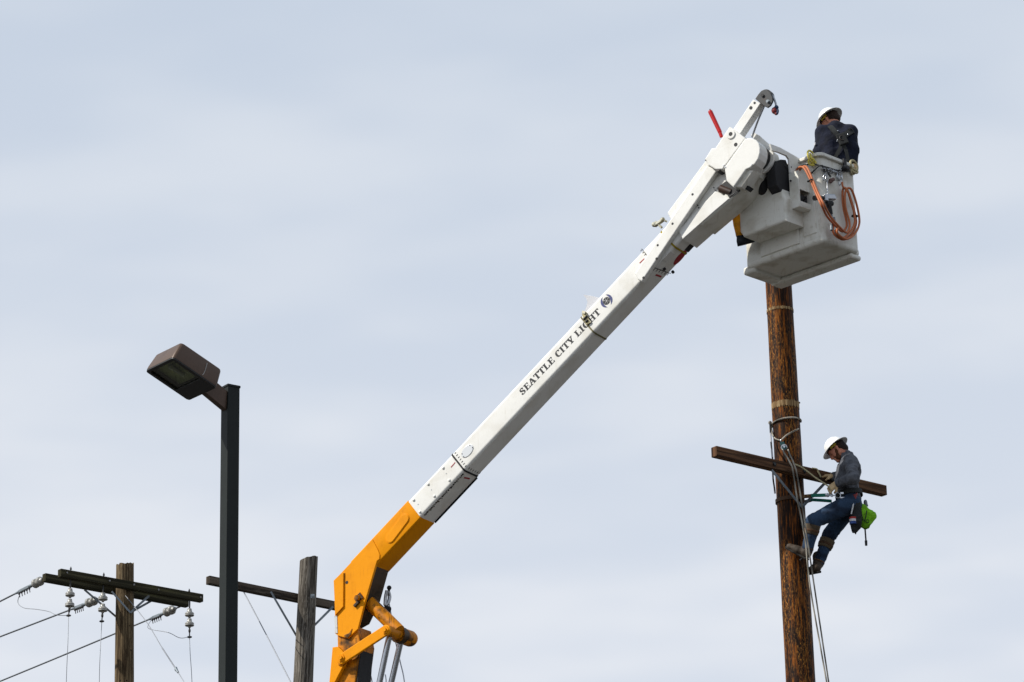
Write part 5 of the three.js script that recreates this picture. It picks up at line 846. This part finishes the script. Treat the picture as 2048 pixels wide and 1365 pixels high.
  smoothPart(pouch, 'holster', skin([[q(1710, 1002), q(1711, 1045), 0.045, 0.05], [q(1714, 1010), q(1716, 1044), 0.04, 0.045], [q(1709, 1046), q(1710, 1060), 0.045, 0.036], [q(1714, 1048), q(1717, 1054), 0.04, 0.03]], 0.03, 0.007, { warp: folds(0.008, 20, 20, 20, 5) }), webBlack);
  const bd = (y0, y1, mat, nm) => part(pouch, nm, rod(q(1706 + (y1 - 1036) * 0.05, y1, 32.865), q(1706 + (y0 - 1036) * 0.05, y0, 32.865), 0.041, 0.041, 24), mat);
  bd(1035.5, 1039.5, M({ color: lin(0.35, 0.03, 0.025), roughness: 0.7 }), 'red_band'); bd(1039.5, 1044, M({ color: lin(0.6, 0.6, 0.6), roughness: 0.7 }), 'white_band'); bd(1044, 1049, M({ color: lin(0.025, 0.06, 0.22), roughness: 0.7 }), 'blue_band');
  part(pouch, 'white_cord', tube([q(1708, 1001, 32.85), q(1706.5, 1012, 32.845), q(1705, 1020, 32.845), q(1703, 1029, 32.85)], 0.009, 8, 6), M({ color: lin(0.6, 0.6, 0.6), roughness: 0.7 }));
  part(pouch, 'tool_handle', [rod(q(1711, 1003, 32.86), q(1710, 990, 32.86), 0.018, 0.02), rod(q(1713, 993, 32.87), q(1714, 987, 32.87), 0.012)], M({ color: lin(0.22, 0.02, 0.02), roughness: 0.5 }));
  part(pouch, 'tool_tip', [rod(q(1709, 1058), q(1709, 1066), 0.03, 0.024, 12), rod(q(1713, 1062), q(1711.5, 1069), 0.008)], black);
  const bag = thing('tool_bag', 'lime green drawstring tool bag hanging behind the climbing lineman', 'bag', q(1723, 1008, 33.0));
  const lime = M({ map: paint([118, 182, 20], [62, 110, 10], 1.5, 131), roughness: 0.75, bumpMap: fine, bumpScale: 0.008 });
  smoothPart(bag, 'bag_body', skin([[q(1722, 1014, 33), q(1722, 1046, 33), 0.03, 0.052], [q(1726, 1016, 33), q(1745, 1032, 33), 0.028, 0.036], [q(1727, 1036, 33), q(1730, 1052, 33), 0.062, 0.04], [q(1742, 1034, 33), q(1735, 1049, 33), 0.045, 0.035]], 0.05, 0.0075, { warp: folds(0.016, 16, 8, 16, 12) }), lime);
  part(bag, 'drawstring', [tube([q(1734, 1022, 32.93), q(1732, 1035, 32.91), q(1729, 1044, 32.92)], 0.006, 6, 6), tube([q(1722, 1012, 32.95), q(1724, 1030, 32.92), q(1727, 1042, 32.92)], 0.006, 6, 6)], black);
  const em = q(1735.5, 1043, 32.925); part(bag, 'printed_mark', [ring(em, V(0.2, -0.3, 1), 0.018, 0.004, 20)], black);
  part(bag, 'tail_strap', [tube([q(1730.5, 1057, 33), q(1731.5, 1070, 33), q(1732.5, 1083, 33)], 0.01, 6, 6), rod(q(1732.5, 1082, 33), q(1733, 1092, 33), 0.016, 0.014, 8)], black);
  part(bag, 'bag_hook', [tube([q(1719, 1000, 33), q(1722, 1004, 33), q(1724, 1010, 33), q(1722, 1016, 33)], 0.009, 6, 6), ball(q(1731.5, 1006, 33), 0.028, 0.8, 1.3, 0.8), rod(q(1731, 1008, 33), q(1734, 1014, 33), 0.026, 0.02)], M({ color: lin(0.14, 0.15, 0.17), roughness: 0.4, metalness: 0.4 }));
  // positioning strap round the pole
  const yS = at(1580, 995, PD - 0.17).y, pcS = mp.at(yS), rS = mp.r(yS) * 1.02 + 0.007, strap = thing('pole_strap', 'brown leather and green positioning strap holding the lineman to the pole', 'strap', pcS.clone().add(V(0, 0, rS)));
  const ribbon = (pts, h, t, mat, name) => { const pos = [], idx = []; pts.forEach((p, i) => { const d = (pts[i + 1] ?? p).clone().sub(pts[i - 1] ?? p).normalize(), n = V(0, 1, 0).cross(d).normalize(); for (const [a, b] of [[-1, -1], [-1, 1], [1, 1], [1, -1]]) { const w = p.clone().add(V(0, a * h / 2, 0)).addScaledVector(n, b * t / 2); pos.push(w.x, w.y, w.z); } if (i) for (let k = 0; k < 4; k++) { const A = (i - 1) * 4 + k, B = (i - 1) * 4 + (k + 1) % 4; idx.push(A, B, A + 4, B, B + 4, A + 4); } }); const g = new THREE.BufferGeometry(); g.setAttribute('position', new THREE.Float32BufferAttribute(pos, 3)); g.setIndex(idx); const g2 = g.toNonIndexed(); g2.computeVertexNormals(); g2.setAttribute('uv', new THREE.Float32BufferAttribute(new Float32Array(g2.attributes.position.count * 2), 2)); return part(strap, name, g2, mat); };
  const lo = []; for (let i = 0; i <= 40; i++) { const a = mix(-0.35, Math.PI * 2 - 2.0, i / 40) + 0; }
  const wrap = []; for (let i = 0; i <= 44; i++) { const a = mix(1.25, Math.PI + 1.95, i / 44); wrap.push(pcS.clone().add(V(Math.cos(a) * rS, 0.012 * Math.cos(a * 1) * 0, Math.sin(a) * rS))); }
  const endN = J(1628, 992, 33.0), endF = J(1625, 1000, 33.32);
  ribbon([endN, ...wrap, endF], 0.042, 0.010, leather, 'leather_strap');
  const rv = []; for (let i = 0; i < 5; i++) rv.push(ball(pcS.clone().lerp(endN, 0).add(V(Math.cos(1.25) * rS, 0, Math.sin(1.25) * rS)).lerp(endN, i / 4.5).add(V(0.0, 0.0, 0.008)), 0.008)); part(strap, 'rivets', rv, M({ color: lin(0.35, 0.25, 0.1), metalness: 0.6, roughness: 0.4 }));
  ribbon([endN.clone().add(V(-0.03, 0, 0.008)), J(1640, 991.5, 32.95), J(1652, 991, 32.9)], 0.04, 0.007, greenWeb, 'green_webbing'); ribbon([endF.clone().add(V(-0.02, 0, 0)), J(1645, 1001.5, 33.3), J(1664, 1003, 33.28)], 0.036, 0.007, greenWeb, 'green_webbing');
  part(strap, 'snap_hook', [ring(J(1655.5, 991, 32.89), V(0.1, 0, 1), 0.017, 0.008, 20), rod(J(1651, 991, 32.89), J(1663, 991.5, 32.87), 0.011), ring(J(1664, 991.5, 32.86), V(0.1, 0.2, 1), 0.015, 0.006, 20), rod(J(1664, 991.5, 32.86), J(1672, 991.5, 32.845), 0.006)], chrome);

  // ropes on the pole
  const yR = at(1568, 838, PD - 0.17).y, pr = mp.at(yR), rr2 = mp.r(yR) * 1.02 + 0.009, loop = []; for (let i = 0; i <= 40; i++) { const a = mix(-0.1, Math.PI * 2 - 0.7, i / 40); loop.push(pr.clone().add(V(Math.cos(a) * rr2, -0.02 * Math.cos(a + 2.6), Math.sin(a) * rr2))); }
  const sling = thing('rope_sling', 'rope sling wrapped round the brown pole above the crossarm', 'rope', pr.clone().add(V(0, 0, rr2)));
  part(sling, 'loop', tube(loop, 0.0105, 8, 3), ropeMat, {});
  const onP = (x, y, e = 0.012) => { let D = PD; for (let i = 0; i < 4; i++) { const p = at(x, y, D), c = mp.at(p.y), r = mp.r(p.y) * 1.02 + e, dx = clamp(p.x - c.x, -r * 0.999, r * 0.999); D = -(c.z + Math.sqrt(Math.max(0, r * r - dx * dx))); } return at(x, y, D); };
  part(sling, 'bridle', [tube([at(1599, 857, PD - 0.02), onP(1594, 860), onP(1580, 867), onP(1570, 874), onP(1562, 882, 0.02)], 0.010, 8, 8), tube([onP(1541.5, 846), onP(1545, 868), onP(1551, 878), onP(1562, 882, 0.02)], 0.010, 8, 8), ball(at(1540.5, 846, PD - 0.03), 0.022), ball(at(1598.5, 852, PD), 0.02, 0.8, 1.6, 0.8)], ropeMat);
  part(sling, 'tail', tube([at(1540.5, 847, PD - 0.05), at(1542.5, 885, PD - 0.12), at(1545.5, 920, 32.86), at(1546.5, 956, 32.9), at(1549, 975, 32.95), at(1550.5, 988, 32.97)], 0.010, 8, 8), darkRope);
  const blk = thing('pulley_block', 'small dark pulley block hanging from the rope sling', 'pulley', onP(1563, 884, 0.03));
  const ba = onP(1562, 883, 0.03), bb = onP(1570.5, 900, 0.05), bd2 = bb.clone().sub(ba);
  part(blk, 'cheek', [bar(ba.clone().lerp(bb, 0.15).add(V(0, 0, 0.02)), bb.clone().add(V(0, 0, 0.02)), 0.006, 0.05, V(0, 0, 1), 0.002)], M({ color: lin(0.02, 0.06, 0.06), roughness: 0.4, metalness: 0.3 }));
  part(blk, 'cheek', [bar(ba.clone().lerp(bb, 0.15).add(V(0, 0, -0.012)), bb.clone().add(V(0, 0, -0.012)), 0.006, 0.05, V(0, 0, 1), 0.002)], black);
  part(blk, 'wheel', rod(bb.clone().lerp(ba, 0.25).add(V(0, 0, -0.01)), bb.clone().lerp(ba, 0.25).add(V(0, 0, 0.018)), 0.036, 0.036, 24), steel);
  part(blk, 'pin', [rod(bb.clone().lerp(ba, 0.25).add(V(0, 0, 0.018)), bb.clone().lerp(ba, 0.25).add(V(0, 0, 0.034)), 0.012), ring(ba, V(0.9, 0.3, 0.2), 0.02, 0.006)], chrome);
  const foot = 33.25 * 0;
  const D1 = 32.70, gx = (x, y) => { const p = at(x, y, D1); return p; };
  const fall1 = [bb.clone().add(V(-0.03, 0, 0.005)), at(1571, 911, 32.8), at(1584, 931, 32.78), at(1593.7, 992, 32.72), at(1610.4, 1078, 32.62), at(1621.6, 1180, 32.62), at(1653.7, 1365, 32.6)], fall2 = [bb.clone().add(V(0.032, 0, 0.005)), at(1583, 917, 32.82), at(1591, 933.6, 32.79), at(1602, 995, 32.74), at(1617.4, 1095, 32.64), at(1630, 1180, 32.64), at(1657.8, 1365, 32.62)];
  for (const fl of [fall1, fall2]) { const d = fl[6].clone().sub(fl[5]).normalize(); fl.push(fl[6].clone().addScaledVector(d, 3), fl[6].clone().addScaledVector(d, fl[6].y / -d.y)); }
  single('hand_line', tube(fall1, 0.0095, 8, 10), ropeMat, 'left fall of grey hand line hanging from the pulley past the boots', 'rope', fall1[0], 'falls of the hand line', {});
  single('hand_line', tube(fall2, 0.0095, 8, 10), ropeMat, 'right fall of grey hand line hanging from the pulley past the boots', 'rope', fall2[0], 'falls of the hand line', {});
  single('tag_rope', [tube([at(1590, 929, 32.81), at(1605, 936, 32.83), at(1630, 955, 32.84), at(1648, 967, 32.84), at(1658, 974, 32.84), at(1662, 980, 32.84)], 0.0095, 8, 8)], tanRope, 'tan rope pulled tight from the hand line to the gloved hand', 'rope', at(1590, 929, 32.81));
  single('rope_end', tube([onArm(1625, 937, 0.06), onArm(1634, 939, 0.07), onArm(1638, 946, 0.07), onArm(1642, 955, 0.07)], 0.0095, 8, 8), tanRope, 'short tan rope end over the crossarm under the far glove', 'rope', onArm(1634, 939, 0.06));
}

// --- the worker in the bucket
{
  const J = (x, y, d) => at(x, y, d), fy = BN.y + 0.1;
  const hip = J(1668, 352, 31.76), waist = J(1672, 322, 31.76), chest = J(1673, 284, 31.82), neckB = J(1671.5, 256, 31.86);
  const o = thing('person', 'worker in navy shirt and black harness standing in the white bucket', 'person', V(hip.x, fy, hip.z));
  const shL = J(1646, 266, 31.82), elL = J(1638, 304, 31.78), wrL = J(1650, 330, 31.98), shR = J(1700, 265, 31.84), elR = J(1707, 300, 31.74), wrR = J(1708.5, 326, 31.74);
  const headP = J(1662.5, 243, 31.93);
  makeHead(o, headP, V(-0.62, -0.52, -0.58), V(-0.42, 0.84, -0.34), J(1671.5, 254, 31.86), false);
  const xo = (p, k) => p.clone().add(V(k, 0, -k * 0.05));
  smoothPart(o, 'shirt', skin([[xo(hip, -0.07), xo(waist, -0.075), 0.115, 0.115], [xo(hip, 0.07), xo(waist, 0.075), 0.115, 0.115], [xo(waist, -0.075), xo(chest, -0.085), 0.115, 0.125], [xo(waist, 0.075), xo(chest, 0.085), 0.115, 0.125], [chest, neckB, 0.12, 0.07], [xo(chest, -0.05), shL, 0.11, 0.078], [xo(chest, 0.05), shR, 0.11, 0.078], [neckB, shL, 0.062, 0.07], [neckB, shR, 0.062, 0.07], [shL, elL, 0.073, 0.06], [elL, wrL, 0.06, 0.046], [shR, elR, 0.073, 0.06], [elR, wrR, 0.058, 0.046]], 0.05, 0.008, { warp: folds(0.008, 8, 7, 8, 21) }), shirtNavy);
  const dn = V(0, -1, 0), fL = bq(0.36, 0.36, 0.1), fR = bq(0.16, 0.36, 0.1);
  smoothPart(o, 'trousers', skin([[xo(hip, -0.07), xo(hip, 0.07), 0.118], [xo(hip, -0.09), V(fL.x, fy + 0.48, fL.z - 0.03), 0.105, 0.078], [V(fL.x, fy + 0.48, fL.z - 0.03), V(fL.x, fy + 0.12, fL.z), 0.075, 0.065], [xo(hip, 0.09), V(fR.x, fy + 0.48, fR.z - 0.03), 0.105, 0.078], [V(fR.x, fy + 0.48, fR.z - 0.03), V(fR.x, fy + 0.12, fR.z), 0.075, 0.065]], 0.035, 0.012, { warp: folds(0.008, 10, 10, 10, 31) }), denimDark);
  for (const f of [fL, fR]) boot(o, V(f.x, fy + 0.12, f.z), V(f.x, fy + 0.02, f.z + 0.05), V(f.x, fy + 0.02, f.z - 0.22), V(0, 1, 0), '');
  makeHand(o, 'glove', wrR, V(0.05, -0.8, 0.4), V(-0.6, -0.3, -0.6), 0.95, gloveMat, 1);
  makeHand(o, 'glove', wrL, V(0.3, -0.4, -0.8), V(0.3, -0.8, 0.2), 0.5, gloveMat, 1);
  part(o, 'sleeve_patch', bar(at(1630.5, 285, 31.73), at(1629.8, 291, 31.73), 0.004, 0.03, V(-1, 0, 0.3)), M({ color: lin(0.4, 0.4, 0.42), roughness: 0.8 }));
  // harness: straps cross between the shoulder blades
  const B = (x, y, d) => J(x, y, d);
  const harness = part(o, 'harness', (() => {
    const rib = (pts, w) => { const c = new THREE.CatmullRomCurve3(pts), n = 20, pos = [], idx = []; for (let i = 0; i <= n; i++) { const p = c.getPoint(i / n), d = c.getTangent(i / n), s = d.clone().cross(V(0, 0.2, 1)).normalize(), t = s.clone().cross(d).normalize(); for (const [a, b] of [[-1, -1], [-1, 1], [1, 1], [1, -1]]) { const q = p.clone().addScaledVector(s, a * w / 2).addScaledVector(t, b * 0.005); pos.push(q.x, q.y, q.z); } if (i) for (let k = 0; k < 4; k++) { const A = (i - 1) * 4 + k, Bq = (i - 1) * 4 + (k + 1) % 4; idx.push(A, Bq, A + 4, Bq, Bq + 4, A + 4); } } const g = new THREE.BufferGeometry(); g.setAttribute('position', new THREE.Float32BufferAttribute(pos, 3)); g.setIndex(idx); const g2 = g.toNonIndexed(); g2.computeVertexNormals(); g2.setAttribute('uv', new THREE.Float32BufferAttribute(new Float32Array(g2.attributes.position.count * 2), 2)); return g2; };
    return [rib([B(1655, 251, 31.85), B(1662, 254, 31.74), B(1669, 262, 31.685), B(1677, 271, 31.67), B(1686, 283, 31.66)], 0.062), rib([B(1712, 272, 31.84), B(1706, 262, 31.74), B(1698, 265, 31.70), B(1689, 272, 31.67), B(1681, 283, 31.66)], 0.075), rib([B(1684, 286, 31.655), B(1680, 298, 31.635), B(1674, 309, 31.63), B(1668, 322, 31.63)], 0.04), rib([B(1686, 286, 31.655), B(1692, 300, 31.64), B(1697, 322, 31.64)], 0.04)];
  })(), webBlack);
  part(harness, 'dorsal_pad', bar(B(1680, 268, 31.655), B(1690, 289, 31.635), 0.035, 0.11, V(0, 0, 1), 0.012), webBlack);
  part(harness, 'lanyard_ring', [ring(B(1685, 276, 31.63), V(0.2, 0.2, 1), 0.03, 0.006), tube([B(1697, 258, 31.7), B(1702, 257, 31.72), B(1707, 262, 31.74), B(1710, 268, 31.77)], 0.007, 6, 6)], darkSteel);
  part(harness, 'buckle', [ball(B(1676, 262, 31.665), 0.009), ball(B(1696, 269.5, 31.675), 0.009), ball(B(1675.5, 280.5, 31.65), 0.010), ball(B(1674.5, 283, 31.65), 0.008), ball(B(1707, 266, 31.73), 0.009)], chrome);
}
renderer.render(scene, camera);
